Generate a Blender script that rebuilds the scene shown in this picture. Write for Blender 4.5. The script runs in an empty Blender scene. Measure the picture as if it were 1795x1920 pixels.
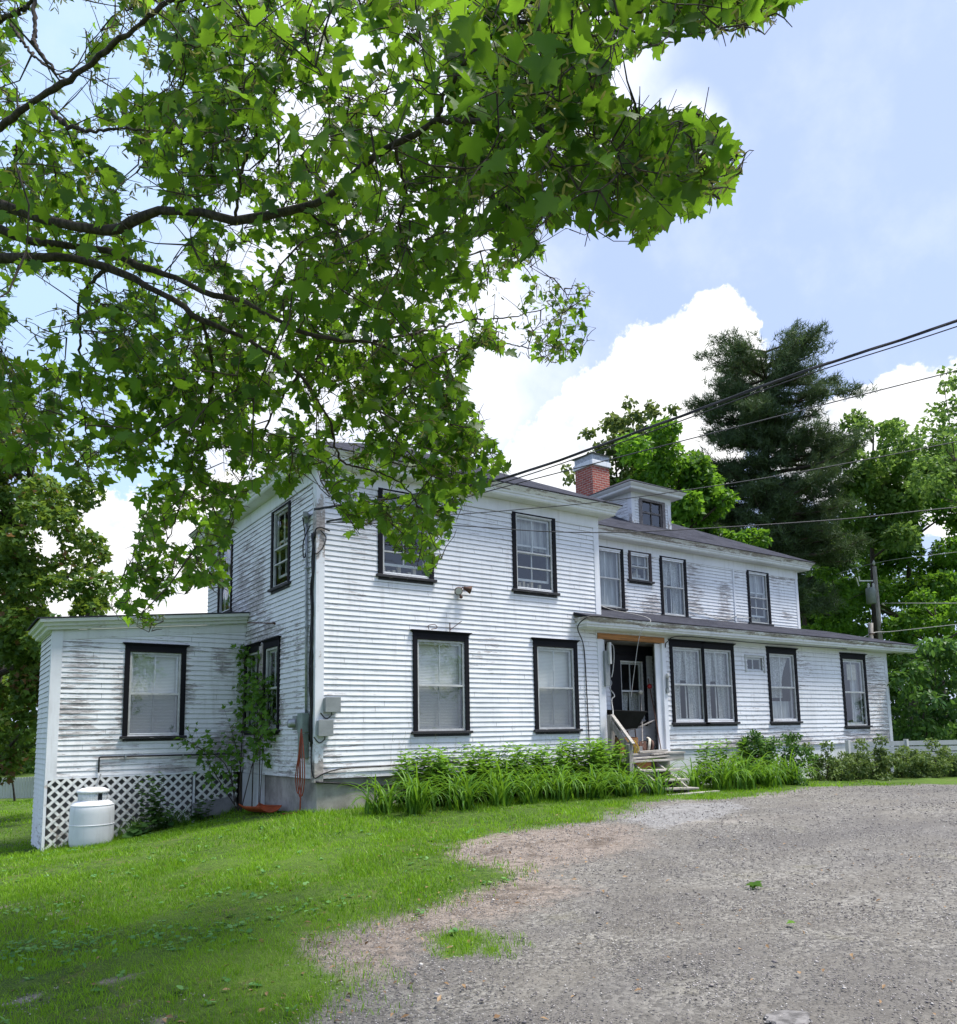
import bpy, math, random
import numpy as np
from mathutils import Vector, Matrix
rnd = random.Random(7)
rng = np.random.default_rng(11)
scene = bpy.context.scene
col = scene.collection
PI = math.pi

# ------------------------------------------------------------------ camera
CF, CPX, CPY = 1488.68, 892.712, 1184.826
YAW, PITCH, ROLL = 0.599067, 0.126651, -0.0174275
CAM = np.array([-5.57428, -13.21658, 0.753402])
def _rot():
    F = np.array([math.sin(YAW)*math.cos(PITCH), math.cos(YAW)*math.cos(PITCH), math.sin(PITCH)])
    Rt = np.array([math.cos(YAW), -math.sin(YAW), 0.0]); U = np.cross(Rt, F)
    a, s = math.cos(ROLL), math.sin(ROLL)
    return np.array([a*Rt+s*U, -s*Rt+a*U, F])
RM = _rot()
def ray(u, v): return RM[0]*(u-CPX)/CF - RM[1]*(v-CPY)/CF + RM[2]
def at(u, v, ax, val):
    r = ray(u, v); return CAM + (val-CAM[ax])/r[ax]*r
def W(u, v, d): return CAM + d*ray(u, v)
def proj(P):
    q = (np.asarray(P)-CAM) @ RM.T
    return CPX+CF*q[..., 0]/q[..., 2], CPY-CF*q[..., 1]/q[..., 2], q[..., 2]
cd = bpy.data.cameras.new("camera"); cam = bpy.data.objects.new("camera", cd); col.objects.link(cam)
cd.sensor_fit = 'HORIZONTAL'; cd.sensor_width = 36.0; cd.lens = CF/1795*36.0
cd.shift_x = (897.5-CPX)/1795; cd.shift_y = (CPY-960)/1795
cd.clip_start = 0.05; cd.clip_end = 2000
M = Matrix(((RM[0][0], RM[1][0], -RM[2][0], CAM[0]), (RM[0][1], RM[1][1], -RM[2][1], CAM[1]),
            (RM[0][2], RM[1][2], -RM[2][2], CAM[2]), (0, 0, 0, 1)))
cam.matrix_world = M
scene.camera = cam

# ------------------------------------------------------------------ materials
def newmat(name):
    m = bpy.data.materials.new(name); m.use_nodes = True
    nt = m.node_tree; nt.nodes.clear()
    out = nt.nodes.new('ShaderNodeOutputMaterial')
    return m, nt, out
class N:
    def __init__(s, nt): s.nt = nt
    def __call__(s, typ, ins=None, **kw):
        n = s.nt.nodes.new(typ)
        for k, v in kw.items(): setattr(n, k, v)
        if ins:
            for k, v in ins.items():
                if isinstance(v, bpy.types.NodeSocket): s.nt.links.new(v, n.inputs[k])
                else: n.inputs[k].default_value = v
        return n
    def math(s, op, a, b=None, clamp=False):
        n = s.nt.nodes.new('ShaderNodeMath'); n.operation = op; n.use_clamp = clamp
        for i, x in enumerate((a, b)):
            if x is None: continue
            if isinstance(x, bpy.types.NodeSocket): s.nt.links.new(x, n.inputs[i])
            else: n.inputs[i].default_value = x
        return n.outputs[0]
    def mix(s, f, a, b):
        n = s.nt.nodes.new('ShaderNodeMix'); n.data_type = 'RGBA'
        for k, x in ((0, f), (6, a), (7, b)):
            if isinstance(x, bpy.types.NodeSocket): s.nt.links.new(x, n.inputs[k])
            else: n.inputs[k].default_value = x if k == 0 else (tuple(x)+(1,) if len(x) == 3 else x)
        return n.outputs[2]
    def mapr(s, x, a, b, c=0.0, d=1.0, smooth=True):
        n = s.nt.nodes.new('ShaderNodeMapRange'); n.interpolation_type = 'SMOOTHSTEP' if smooth else 'LINEAR'
        s.nt.links.new(x, n.inputs[0])
        for i, q in enumerate((a, b, c, d)): n.inputs[1+i].default_value = q
        return n.outputs[0]
    def noise(s, vec, scale, detail=4, rough=.6, stretch=None):
        if stretch:
            mp = s('ShaderNodeMapping', {'Scale': stretch}); s.nt.links.new(vec, mp.inputs[0]); vec = mp.outputs[0]
        n = s('ShaderNodeTexNoise', {'Scale': scale, 'Detail': detail, 'Roughness': rough}); s.nt.links.new(vec, n.inputs['Vector'])
        return n.outputs[0]
def pos(g): return g('ShaderNodeNewGeometry').outputs['Position']
def finish(g, out, colr, rough=.6, bump=None, bstr=.3, bdist=.01, metal=0.0, spec=.5):
    b = g('ShaderNodeBsdfPrincipled', {'Base Color': colr if isinstance(colr, bpy.types.NodeSocket) else tuple(colr)+(1,),
          'Roughness': rough, 'Metallic': metal, 'Specular IOR Level': spec})
    if bump is not None:
        bn = g('ShaderNodeBump', {'Strength': bstr, 'Distance': bdist, 'Height': bump}); g.nt.links.new(bn.outputs[0], b.inputs['Normal'])
    g.nt.links.new(b.outputs[0], out.inputs[0]); return b
def simple(name, c, rough=.6, var=.25, scale=6., metal=0.0, bump=0.0, stretch=None, spec=.4):
    m, nt, out = newmat(name); g = N(nt); p = pos(g)
    n = g.noise(p, scale, 5, .65, stretch)
    dark = tuple(x*(1-var) for x in c); lite = tuple(min(1, x*(1+var)) for x in c)
    cc = g.mix(g.mapr(n, .3, .7), dark, lite)
    finish(g, out, cc, rough, n if bump else None, bump, .01, metal, spec); return m
def paint(name, white=(.80, .815, .83), wood=(.30, .285, .282), base_wear=0.0, stretch=(1.2, 1.2, 14), use_attr=True, scale=1.6, spec=.35):
    m, nt, out = newmat(name); g = N(nt); p = pos(g)
    n1 = g.noise(p, scale, 7, .68, stretch)
    n2 = g.noise(p, 9., 5, .7, (1, 1, 2.5))
    nn = g.math('ADD', g.math('MULTIPLY', n1, .72), g.math('MULTIPLY', n2, .28))
    if use_attr:
        w = g('ShaderNodeAttribute', attribute_name='wear').outputs['Fac']
        th = g.math('SUBTRACT', .80-base_wear, g.math('MULTIPLY', w, .42))
    else: th = .80-base_wear
    mask = g.math('MULTIPLY', g.math('SUBTRACT', nn, th), 22., True)
    # edge of the flaking paint, lifted and chalky
    edge = g.math('MULTIPLY', g.math('SUBTRACT', nn, g.math('SUBTRACT', th, .035)), 16., True)
    grime = g.noise(p, .9, 5, .7, (1, 1, .55))
    streak = g.noise(p, 3., 4, .6, (3., 3., .35))
    wcol = g.mix(g.mapr(grime, .38, .72), white, tuple(x*.86 for x in white))
    wcol = g.mix(g.math('MULTIPLY', g.mapr(streak, .50, .75), .5), wcol, (white[0]*.70, white[1]*.68, white[2]*.66))
    wood2 = g.mix(g.mapr(n2, .35, .65), tuple(x*.75 for x in wood), tuple(x*1.7 for x in wood))
    c1 = g.mix(g.math('MULTIPLY', edge, .22), wcol, (.50, .47, .45))
    c = g.mix(mask, c1, wood2)
    h = g.math('SUBTRACT', g.math('MULTIPLY', n2, .25), mask)
    finish(g, out, c, .62, h, .35, .004, 0, spec); return m
MT = {}
MT['clap'] = paint('weathered_white_paint')
MT['lip'] = simple('lip_shade_and_joint', (.055, .055, .06), .9, .5, 20)  # dark tone paints in the shadow line under each board; also used for joints
MT['trim'] = paint('white_trim_paint', (.77, .79, .82), (.30, .27, .25), .02, (4, 4, 2.0), True, 2.)
MT['eave'] = paint('eave_paint', (.72, .74, .73), (.25, .23, .21), .03, (1.0, 1.0, 9), True, 1.5)
MT['black'] = paint('black_casing_paint', (.010, .010, .013), (.14, .13, .13), .0, (3, 3, 2.5), False, 2.5, .12)
MT['brown'] = paint('brown_casing_paint', (.040, .024, .024), (.20, .17, .16), .04, (3, 3, 2.5), False, 2.5)
MT['blacksill'] = paint('worn_sill_paint', (.030, .030, .034), (.26, .25, .24), .20, (2, 2, 12), False, 3.)
MT['alu'] = simple('storm_frame', (.50, .51, .50), .45, .15, 8, .0)
MT['sash'] = simple('sash_paint', (.66, .68, .67), .5, .12, 9)
MT['shingle'] = None
MT['concrete'] = simple('foundation_concrete', (.33, .31, .29), .9, .35, 2.2, 0, .5)
MT['oldpave'] = simple('old_pavement', (.155, .150, .148), .95, .45, 14, 0, .8, None, .1)
MT['slab'] = simple('grey_concrete', (.20, .20, .20), .85, .2, 5, 0, .3)
MT['greymetal'] = simple('grey_enamel', (.24, .26, .26), .45, .12, 5)
MT['greenmetal'] = simple('grey_green_enamel', (.21, .26, .24), .45, .15, 5)
MT['galv'] = simple('galvanised_steel', (.33, .35, .36), .4, .3, 12, .5)
MT['cable'] = simple('black_cable_sheath', (.012, .012, .014), .5, .3, 20)
MT['wire'] = simple('dark_wire', (.03, .032, .038), .5, .3, 20)
MT['palecable'] = simple('pale_cable', (.40, .40, .39), .5, .2, 20)
MT['orangecord'] = simple('orange_cord', (.26, .045, .016), .45, .25, 30)
MT['orangeplastic'] = simple('orange_plastic', (.34, .065, .015), .6, .25, 4)
MT['tank'] = paint('tank_enamel', (.78, .80, .82), (.12, .12, .12), .05, (7, 7, 1.1), True, 3.)
MT['lattice'] = paint('lattice_paint', (.76, .77, .74), (.30, .27, .24), .06, (5, 5, 5), True, 2.)
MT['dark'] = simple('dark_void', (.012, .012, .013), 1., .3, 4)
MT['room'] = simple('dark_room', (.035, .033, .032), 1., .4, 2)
MT['porchshade'] = simple('porch_shade_grey', (.13, .125, .13), .8, .3, 3)  # grey darkened to paint in the shade of the porch recess
MT['greywood'] = simple('weathered_grey_wood', (.26, .24, .22), .85, .4, 3, 0, .6, (9, 9, 1.2))
MT['deckwood'] = simple('worn_deck_wood', (.34, .32, .29), .85, .35, 4, 0, .5, (.8, 12, 12))
MT['orangewood'] = simple('raw_lumber', (.38, .17, .055), .7, .35, 3, 0, .3, (.8, 10, 10))
MT['boxwood'] = simple('brown_crate_wood', (.22, .11, .05), .8, .35, 5, 0, .3)
MT['rust'] = simple('rusty_iron', (.10, .05, .035), .8, .4, 25)
MT['blackplastic'] = simple('black_poly', (.010, .010, .010), .55, .3, 5, 0, 0, None, .12)
MT['redplastic'] = simple('red_plastic', (.45, .03, .03), .4, .2, 8)
MT['yellow'] = simple('yellow_plastic', (.50, .36, .04), .5, .3, 9)
MT['cream'] = simple('cream_cloth', (.55, .52, .44), .9, .2, 14)
MT['polewood'] = simple('pole_wood', (.32, .29, .25), .9, .4, 2, 0, .6, (10, 10, .6))
MT['porcelain'] = simple('porcelain', (.55, .55, .52), .3, .1, 5)
MT['fence'] = paint('grey_fence_boards', (.50, .52, .50), (.25, .23, .21), .1, (4, 4, 1.2), False, 1.5)
MT['bark'] = simple('maple_bark', (.060, .048, .040), .95, .6, 9, 0, 1.0, (3, 3, 1.0))
MT['pinebark'] = simple('pine_bark', (.075, .058, .048), .95, .5, 5, 0, 1.0)
MT['stem'] = simple('green_stem', (.10, .13, .04), .7, .3, 10)

def brickmat():
    m, nt, out = newmat('red_brick'); g = N(nt)
    tc = g('ShaderNodeTexCoord').outputs['UV']
    b = g('ShaderNodeTexBrick', {'Color1': (.30, .055, .035, 1), 'Color2': (.42, .10, .065, 1), 'Mortar': (.46, .38, .33, 1),
          'Scale': 1., 'Mortar Size': .010, 'Mortar Smooth': .2, 'Bias': 0., 'Brick Width': .21, 'Row Height': .075})
    nt.links.new(tc, b.inputs['Vector'])
    p = pos(g); n = g.noise(p, 7, 5, .7)
    c = g.mix(g.mapr(n, .52, .75, 0, .65), b.outputs['Color'], (.48, .36, .30))
    c = g.mix(g.mapr(g.noise(p, 14, 4), .4, .6, 0, .4), c, (.20, .04, .03))
    finish(g, out, c, .85, g.math('SUBTRACT', n, b.outputs['Fac']), .5, .01); return m
MT['brick'] = brickmat()
def shinglemat():
    m, nt, out = newmat('asphalt_shingles'); g = N(nt)
    uv = g('ShaderNodeTexCoord').outputs['UV']; p = pos(g)
    b = g('ShaderNodeTexBrick', {'Color1': (.026, .028, .038, 1), 'Color2': (.054, .057, .074, 1), 'Mortar': (.016, .016, .02, 1),
          'Scale': 1., 'Mortar Size': .007, 'Mortar Smooth': .3, 'Brick Width': .30, 'Row Height': .14}, offset=.5)
    nt.links.new(uv, b.inputs['Vector'])
    n = g.noise(p, 1.2, 5, .7); n2 = g.noise(p, 60, 3)
    c = g.mix(g.mapr(n, .35, .7, 0, .5), b.outputs['Color'], (.070, .072, .088))
    c = g.mix(g.mapr(n2, .4, .65, 0, .5), c, (.030, .032, .040))
    h = g.math('ADD', g.math('MULTIPLY', n2, .3), g.math('SUBTRACT', 1., b.outputs['Fac']))
    finish(g, out, c, .95, h, .6, .012, 0, .06); return m
MT['shingle'] = shinglemat()
def glassmat():
    m, nt, out = newmat('window_glass'); g = N(nt); p = pos(g)
    fc = g('ShaderNodeLayerWeight', {'Blend': .5}).outputs['Facing']
    f = g.math('ADD', .09, g.math('MULTIPLY', g.math('POWER', fc, 4.), .8), True)
    bn = g('ShaderNodeBump', {'Strength': .08, 'Distance': .05, 'Height': g.noise(p, 2.6, 2, .5)})
    gl = g('ShaderNodeBsdfGlossy', {'Color': (.95, .97, 1, 1), 'Roughness': .02, 'Normal': bn.outputs[0]})
    tr = g('ShaderNodeBsdfTransparent', {'Color': (.88, .90, .89, 1)})
    mx = g('ShaderNodeMixShader', {0: f, 1: tr.outputs[0], 2: gl.outputs[0]})
    nt.links.new(mx.outputs[0], out.inputs[0]); return m
MT['glass'] = glassmat()
def blindmat(name, c, pitch, lo):
    m, nt, out = newmat(name); g = N(nt); p = pos(g)
    z = g('ShaderNodeSeparateXYZ', {0: p}).outputs[2]
    s = g.math('SINE', g.math('MULTIPLY', z, 2*PI/pitch))
    cc = g.mix(g.mapr(s, -.8, .2), tuple(x*lo for x in c), c)
    finish(g, out, cc, .6, s, .4, .004); return m
MT['blind'] = blindmat('slatted_blind', (.82, .83, .78), .030, .74)
def lacemat(name, c, amount):
    m, nt, out = newmat(name); g = N(nt); p = pos(g)
    n = g.noise(p, 48, 2, .5); n2 = g.noise(p, 3, 3, .5, (4, 4, .35))
    cc = g.mix(g.mapr(n, .40, .60), tuple(x*.75 for x in c), c)
    cc = g.mix(g.mapr(n2, .4, .65, 0, .45), cc, tuple(x*.4 for x in c))
    d = g('ShaderNodeBsdfDiffuse', {'Color': cc}); t = g('ShaderNodeBsdfTransparent')
    f = g.math('MULTIPLY', g.math('ADD', g.math('MULTIPLY', g.mapr(n, .36, .60), .30), .66), amount)
    mx = g('ShaderNodeMixShader', {0: f, 1: t.outputs[0], 2: d.outputs[0]})
    nt.links.new(mx.outputs[0], out.inputs[0]); return m
MT['lace'] = lacemat('lace_curtain', (.80, .82, .80), .95)
def screenmat():
    m, nt, out = newmat('insect_screen'); g = N(nt)
    d = g('ShaderNodeBsdfDiffuse', {'Color': (.13, .13, .13, 1)}); t = g('ShaderNodeBsdfTransparent')
    mx = g('ShaderNodeMixShader', {0: .36, 1: t.outputs[0], 2: d.outputs[0]}); nt.links.new(mx.outputs[0], out.inputs[0]); return m
MT['screen'] = screenmat()
MT['greycurtain'] = simple('grey_curtain', (.42, .44, .44), .9, .35, 2, 0, 0, (5, 5, .5))

def leafmat(name, dark, lite, trans=(.20, .34, .04), tw=.45, gloss=.12, odd=None):
    m, nt, out = newmat(name); g = N(nt)
    t = g('ShaderNodeAttribute', attribute_name='tint').outputs['Fac']
    c = g.mix(t, dark, lite)
    tc = g.mix(t, tuple(x*.55 for x in trans), trans)
    if odd:
        f = g.math('MULTIPLY', g.math('SUBTRACT', t, odd[1]), 30., True)
        c = g.mix(f, c, odd[0]); tc = g.mix(f, tc, tuple(x*1.3 for x in odd[0]))
    d = g('ShaderNodeBsdfDiffuse', {'Color': c}); tr = g('ShaderNodeBsdfTranslucent', {'Color': tc})
    mx = g('ShaderNodeMixShader', {0: tw, 1: d.outputs[0], 2: tr.outputs[0]})
    gl = g('ShaderNodeBsdfGlossy', {'Color': (1, 1, 1, 1), 'Roughness': .42})
    fc = g('ShaderNodeLayerWeight', {'Blend': .5}).outputs['Facing']
    mx2 = g('ShaderNodeMixShader', {0: g.math('ADD', .012, g.math('MULTIPLY', g.math('POWER', fc, 4.), gloss)), 1: mx.outputs[0], 2: gl.outputs[0]})
    nt.links.new(mx2.outputs[0], out.inputs[0]); return m
MT['maple'] = leafmat('maple_leaf', (.020, .070, .012), (.085, .190, .020), (.27, .51, .03), .50, .05)
MT['seeds'] = leafmat('maple_seed', (.11, .13, .03), (.20, .20, .06), (.30, .32, .08), .4)
MT['bronze'] = leafmat('bronze_leaf', (.045, .105, .020), (.130, .225, .035), (.24, .36, .04), .46, .04, ((.17, .10, .04), .92))
MT['bgdark'] = leafmat('dark_foliage', (.020, .058, .013), (.062, .135, .024), (.10, .21, .025), .38, .04)
MT['bgmid'] = leafmat('green_foliage', (.035, .105, .015), (.120, .255, .030), (.24, .48, .035), .47, .04)
MT['bglite'] = leafmat('light_foliage', (.065, .145, .032), (.165, .285, .060), (.27, .44, .08), .45, .04)
MT['olive'] = leafmat('olive_foliage', (.060, .105, .030), (.140, .200, .060), (.22, .29, .07), .42, .04)
MT['needle'] = leafmat('pine_needle', (.032, .062, .032), (.130, .190, .088), (.10, .15, .045), .28, .08)
MT['lily'] = leafmat('daylily_leaf', (.040, .130, .014), (.150, .300, .032), (.24, .46, .03), .38, .08)
MT['weed'] = leafmat('weed_leaf', (.060, .160, .018), (.150, .300, .035), (.25, .47, .04), .42, .05)
MT['shrub'] = leafmat('shrub_leaf', (.022, .075, .018), (.095, .200, .040), (.16, .32, .05), .38, .12)
MT['hedge'] = leafmat('hedge_leaf', (.055, .110, .030), (.160, .225, .070), (.20, .29, .06), .40, .05)
MT['grass'] = leafmat('grass_blade', (.052, .150, .010), (.205, .375, .020), (.34, .63, .025), .42, .03, ((.26, .23, .09), .985))
MT['clover'] = leafmat('clover_leaf', (.06, .18, .05), (.17, .34, .10), (.22, .42, .08), .3, .05)
MT['straw'] = leafmat('dry_stalk', (.10, .12, .05), (.26, .25, .14), (.2, .2, .08), .3)
MT['deadleaf'] = leafmat('dead_leaf', (.17, .10, .05), (.36, .24, .13), (.2, .12, .05), .2)
# ------------------------------------------------------------------ mesh helpers
BASE = {}
class MB:
    def __init__(s): s.v = []; s.f = []; s.m = []; s.w = {}; s.uv = {}
    def add(s, vs, fs, mi=0, uvs=None):
        o = len(s.v); s.v.extend([tuple(float(q) for q in p) for p in vs])
        for i, f in enumerate(fs):
            if uvs is not None: s.uv[len(s.f)] = uvs[i]
            s.f.append(tuple(o+k for k in f)); s.m.append(mi)
        return o
    def box(s, x0, x1, y0, y1, z0, z1, mi=0):
        s.hexa([(x0, y0, z0), (x1, y0, z0), (x1, y1, z0), (x0, y1, z0), (x0, y0, z1), (x1, y0, z1), (x1, y1, z1), (x0, y1, z1)], mi)
    def hexa(s, p, mi=0): s.add(p, [(0, 3, 2, 1), (4, 5, 6, 7), (0, 1, 5, 4), (1, 2, 6, 5), (2, 3, 7, 6), (3, 0, 4, 7)], mi)
    def beam(s, a, b, w, h, up=(0, 0, 1), mi=0):
        a = Vector(a); b = Vector(b); d = (b-a).normalized(); r = d.cross(Vector(up))
        if r.length < 1e-4: r = d.cross(Vector((0, 1, 0)))
        r.normalize(); u = r.cross(d); r *= w/2; u *= h/2
        s.hexa([a-r-u, b-r-u, b+r-u, a+r-u, a-r+u, b-r+u, b+r+u, a+r+u], mi)
    def quad(s, a, b, c, d, mi=0, uvs=None): s.add([a, b, c, d], [(0, 1, 2, 3)], mi, uvs)
    def poly(s, pts, mi=0, uvs=None): s.add(pts, [tuple(range(len(pts)))], mi, uvs)
    def tube(s, pts, rad, n=6, mi=0, cap=True):
        P = [Vector(p) for p in pts]; k = len(P)
        if not hasattr(rad, '__len__'): rad = [rad]*k
        t0 = (P[1]-P[0]).normalized(); ref = Vector((0, 0, 1)) if abs(t0.z) < .9 else Vector((1, 0, 0))
        nrm = (ref - t0*ref.dot(t0)).normalized(); o = len(s.v)
        for i in range(k):
            t = (P[min(i+1, k-1)]-P[max(i-1, 0)])
            t = t.normalized() if t.length > 1e-9 else t0
            nrm = nrm - t*nrm.dot(t)
            nrm = nrm.normalized() if nrm.length > 1e-6 else t.orthogonal().normalized()
            b = t.cross(nrm)
            for j in range(n):
                a = 2*PI*j/n; q = P[i]+(nrm*math.cos(a)+b*math.sin(a))*rad[i]; s.v.append(tuple(q))
        for i in range(k-1):
            for j in range(n):
                s.f.append((o+i*n+j, o+i*n+(j+1) % n, o+(i+1)*n+(j+1) % n, o+(i+1)*n+j)); s.m.append(mi)
        if cap:
            s.f.append(tuple(o+j for j in range(n))[::-1]); s.m.append(mi)
            s.f.append(tuple(o+(k-1)*n+j for j in range(n))); s.m.append(mi)
    def lathe(s, c, prof, n=24, mi=0, axis='z'):
        o = len(s.v)
        for r, z in prof:
            for j in range(n):
                a = 2*PI*j/n; x, y = r*math.cos(a), r*math.sin(a)
                q = (x, y, z) if axis == 'z' else ((x, z, y) if axis == 'y' else (z, x, y))
                s.v.append((c[0]+q[0], c[1]+q[1], c[2]+q[2]))
        for i in range(len(prof)-1):
            for j in range(n):
                s.f.append((o+i*n+j, o+i*n+(j+1) % n, o+(i+1)*n+(j+1) % n, o+(i+1)*n+j)); s.m.append(mi)
        s.f.append(tuple(o+j for j in range(n))[::-1]); s.m.append(mi)
        s.f.append(tuple(o+(len(prof)-1)*n+j for j in range(n))); s.m.append(mi)
    def ball(s, c, r, mi=0, n=10, k=7, sq=(1, 1, 1)):
        prof = [(max(.001, math.sin(PI*i/k))*r, -math.cos(PI*i/k)*r) for i in range(k+1)]
        o = len(s.v); s.lathe((0, 0, 0), prof, n, mi)
        for i in range(o, len(s.v)):
            x, y, z = s.v[i]; s.v[i] = (c[0]+x*sq[0], c[1]+y*sq[1], c[2]+z*sq[2])
    def build(s, name, mats, parent=None, smooth=False, bevel=0, loc=None):
        me = bpy.data.meshes.new(name)
        if loc is None: loc = BASE.get(parent.name, (0, 0, 0)) if parent else (0, 0, 0)
        vs = [(x-loc[0], y-loc[1], z-loc[2]) for x, y, z in s.v]
        me.from_pydata(vs, [], s.f)
        if not isinstance(mats, (list, tuple)): mats = [mats]
        for m in mats: me.materials.append(MT[m] if isinstance(m, str) else m)
        if len(mats) > 1: me.polygons.foreach_set('material_index', s.m)
        if smooth: me.polygons.foreach_set('use_smooth', [True]*len(s.f))
        if s.w:
            a = me.attributes.new('wear', 'FLOAT', 'POINT'); arr = np.zeros(len(s.v), np.float32)
            for k, x in s.w.items(): arr[k] = x
            a.data.foreach_set('value', arr)
        if s.uv:
            ul = me.uv_layers.new(name='UVMap')
            for i, p in enumerate(me.polygons):
                if i in s.uv:
                    for k, li in enumerate(p.loop_indices): ul.data[li].uv = s.uv[i][k]
        o = bpy.data.objects.new(name, me); col.objects.link(o)
        BASE[o.name] = loc
        if parent: o.parent = parent
        else: o.location = loc
        if bevel:
            b = o.modifiers.new('bevel', 'BEVEL'); b.width = bevel; b.segments = 2; b.limit_method = 'ANGLE'
        return o
def tag(o, label, cat, group=None, kind=None):
    if label: o['label'] = label
    if cat: o['category'] = cat
    if group: o['group'] = group
    if kind: o['kind'] = kind
    return o
def thing(name, loc, label, cat, group=None):
    o = bpy.data.objects.new(name, None); col.objects.link(o); o.location = loc; o.empty_display_size = .2
    BASE[o.name] = tuple(loc); return tag(o, label, cat, group)
def npmesh(name, V, F, mat, tint=None, parent=None, loc=None, smooth=False):
    """V (n,3), F (m,k) uniform faces, tint per vertex"""
    me = bpy.data.meshes.new(name)
    if loc is None: loc = BASE.get(parent.name, (0, 0, 0)) if parent else (0, 0, 0)
    V = (V-np.array(loc)).astype(np.float32); n, m, k = len(V), len(F), F.shape[1]
    me.vertices.add(n); me.vertices.foreach_set('co', V.ravel())
    me.loops.add(m*k); me.loops.foreach_set('vertex_index', F.astype(np.int32).ravel())
    me.polygons.add(m); me.polygons.foreach_set('loop_start', np.arange(0, m*k, k, dtype=np.int32))
    try: me.polygons.foreach_set('loop_total', np.full(m, k, np.int32))
    except Exception: pass
    if smooth: me.polygons.foreach_set('use_smooth', np.ones(m, bool))
    if tint is not None:
        a = me.attributes.new('tint', 'FLOAT', 'POINT'); a.data.foreach_set('value', np.clip(tint, 0, 1).astype(np.float32))
    me.update(calc_edges=True); me.validate()
    me.materials.append(MT[mat] if isinstance(mat, str) else mat)
    o = bpy.data.objects.new(name, me); col.objects.link(o); BASE[o.name] = tuple(loc)
    if parent: o.parent = parent
    else: o.location = loc
    return o
def unit(a): return a/np.maximum(np.linalg.norm(a, axis=-1, keepdims=True), 1e-9)
def stamp(tv, tf, P, T, Nn, S, tint):
    """stamp template (k,3): x side, y along tip T, z normal"""
    T = unit(T); Bx = unit(np.cross(T, Nn)); Nz = np.cross(Bx, T)
    V = P[:, None, :] + S[:, None, None]*(tv[None, :, 0:1]*Bx[:, None, :] + tv[None, :, 1:2]*T[:, None, :] + tv[None, :, 2:3]*Nz[:, None, :])
    n, k = len(P), len(tv)
    F = (tf[None]+(np.arange(n)*k)[:, None, None]).reshape(-1, tf.shape[1])
    return V.reshape(-1, 3), F, np.repeat(tint, k)
# leaf templates
def fan(outline, c, fold=.18, droop=.12, curl=0.):
    o = np.array(outline, float); v = np.zeros((len(o)+1, 3)); v[0, :2] = c; v[1:, :2] = o
    v[:, 2] = fold*np.abs(v[:, 0]) - droop*v[:, 1]**2
    n = len(o); f = np.array([[0, 1+i, 1+(i+1) % n] for i in range(n)]); return v, f
_h = [(0, .02), (.16, -.07), (.45, -.03), (.34, .12), (.53, .19), (.70, .48), (.47, .45), (.32, .47), (.33, .70), (.17, .73), (0, 1.03)]
_ho = _h+[(-x, y) for x, y in _h[-2:0:-1]]
MAPLE = fan(_ho, (0, .32))
MAPLE_V = [MAPLE, fan([(x*.92+.03*y, y*1.04) for x, y in _ho], (0, .32), .42, .30, .03), fan([(x*1.08-.04*y*y, y*.94) for x, y in _ho], (0, .30), -.10, .22, .05), fan([(x*.86+.06*y*y, y) for x, y in _ho], (0, .33), .60, .05, .04)]
_s = [(0, .02), (.25, .02), (.40, .12), (.58, .46), (.28, .44), (.15, .68), (0, 1.0)]
MAPLE_S = fan(_s+[(-x, y) for x, y in _s[-2:0:-1]], (0, .35))
_l = [(0, 0), (.20, .22), (.26, .48), (.14, .80), (0, 1.0)]
OVAL = fan(_l+[(-x, y) for x, y in _l[-2:0:-1]], (0, .45), .25, .15)
RHOMB = (np.array([(0, 0, 0), (.36, .45, .10), (0, 1, -.08), (-.36, .45, .10)]), np.array([[0, 1, 2], [0, 2, 3]]))
LANCE = (np.array([(0, 0, 0), (.10, .4, .04), (0, 1, -.18), (-.10, .4, .04)]), np.array([[0, 1, 2], [0, 2, 3]]))
NEEDLE = (np.array([(-.05, 0, 0), (.05, 0, 0), (0, 1, 0)]), np.array([[0, 1, 2]]))
def rdir(n, r=rng): return unit(r.normal(size=(n, 3)))
def clump_points(clumps, n_each, up=.35, inner=.45):
    """points and outward normals on fuzzy shells of clumps (c, r, squash)"""
    P, Nn, I = [], [], []
    for i, (c, r, sq) in enumerate(clumps):
        n = max(3, int(n_each*r*r)); d = unit(rng.normal(size=(n, 3))+np.array([0, 0, up]))
        rr = r*(inner+(1-inner)*rng.random((n, 1))**.6)
        P.append(np.array(c)+d*rr*np.array([1, 1, sq])); Nn.append(d); I.append(np.full(n, i))
    return np.concatenate(P), np.concatenate(Nn), np.concatenate(I)
def foliage(name, mat, parent, clumps, n_each, size, tmpl=RHOMB, up=.35, inner=.45, hang=.3, nrand=.7, tvar=.25, keep=None):
    P, D, I = clump_points(clumps, n_each, up, inner)
    if keep is not None:
        k = keep(P); P, D, I = P[k], D[k], I[k]
    n = len(P); ct = rng.random(len(clumps))
    Nn = unit(D*.6+np.array([0, 0, .55])+rng.normal(size=(n, 3))*nrand*.6)
    T = unit(D*.5+rng.normal(size=(n, 3))*.8+np.array([0, 0, -hang]))
    tint = np.clip(ct[I]*.6+.2+rng.normal(size=n)*tvar, 0, 1)
    V, F, tt = stamp(tmpl[0], tmpl[1], P, T, Nn, size*(.65+.7*rng.random(n)), tint)
    return npmesh(name, V, F, mat, tt, parent)
def rand_clumps(c, rad, n, r0, r1, sq=.8, seed=0, hollow=.35):
    q = np.random.default_rng(seed); out = []
    for i in range(n):
        d = unit(q.normal(size=3)); rr = hollow+(1-hollow)*q.random()**.5
        out.append((np.array(c)+d*rr*np.array(rad), r0+(r1-r0)*q.random(), sq))
    return out
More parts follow.
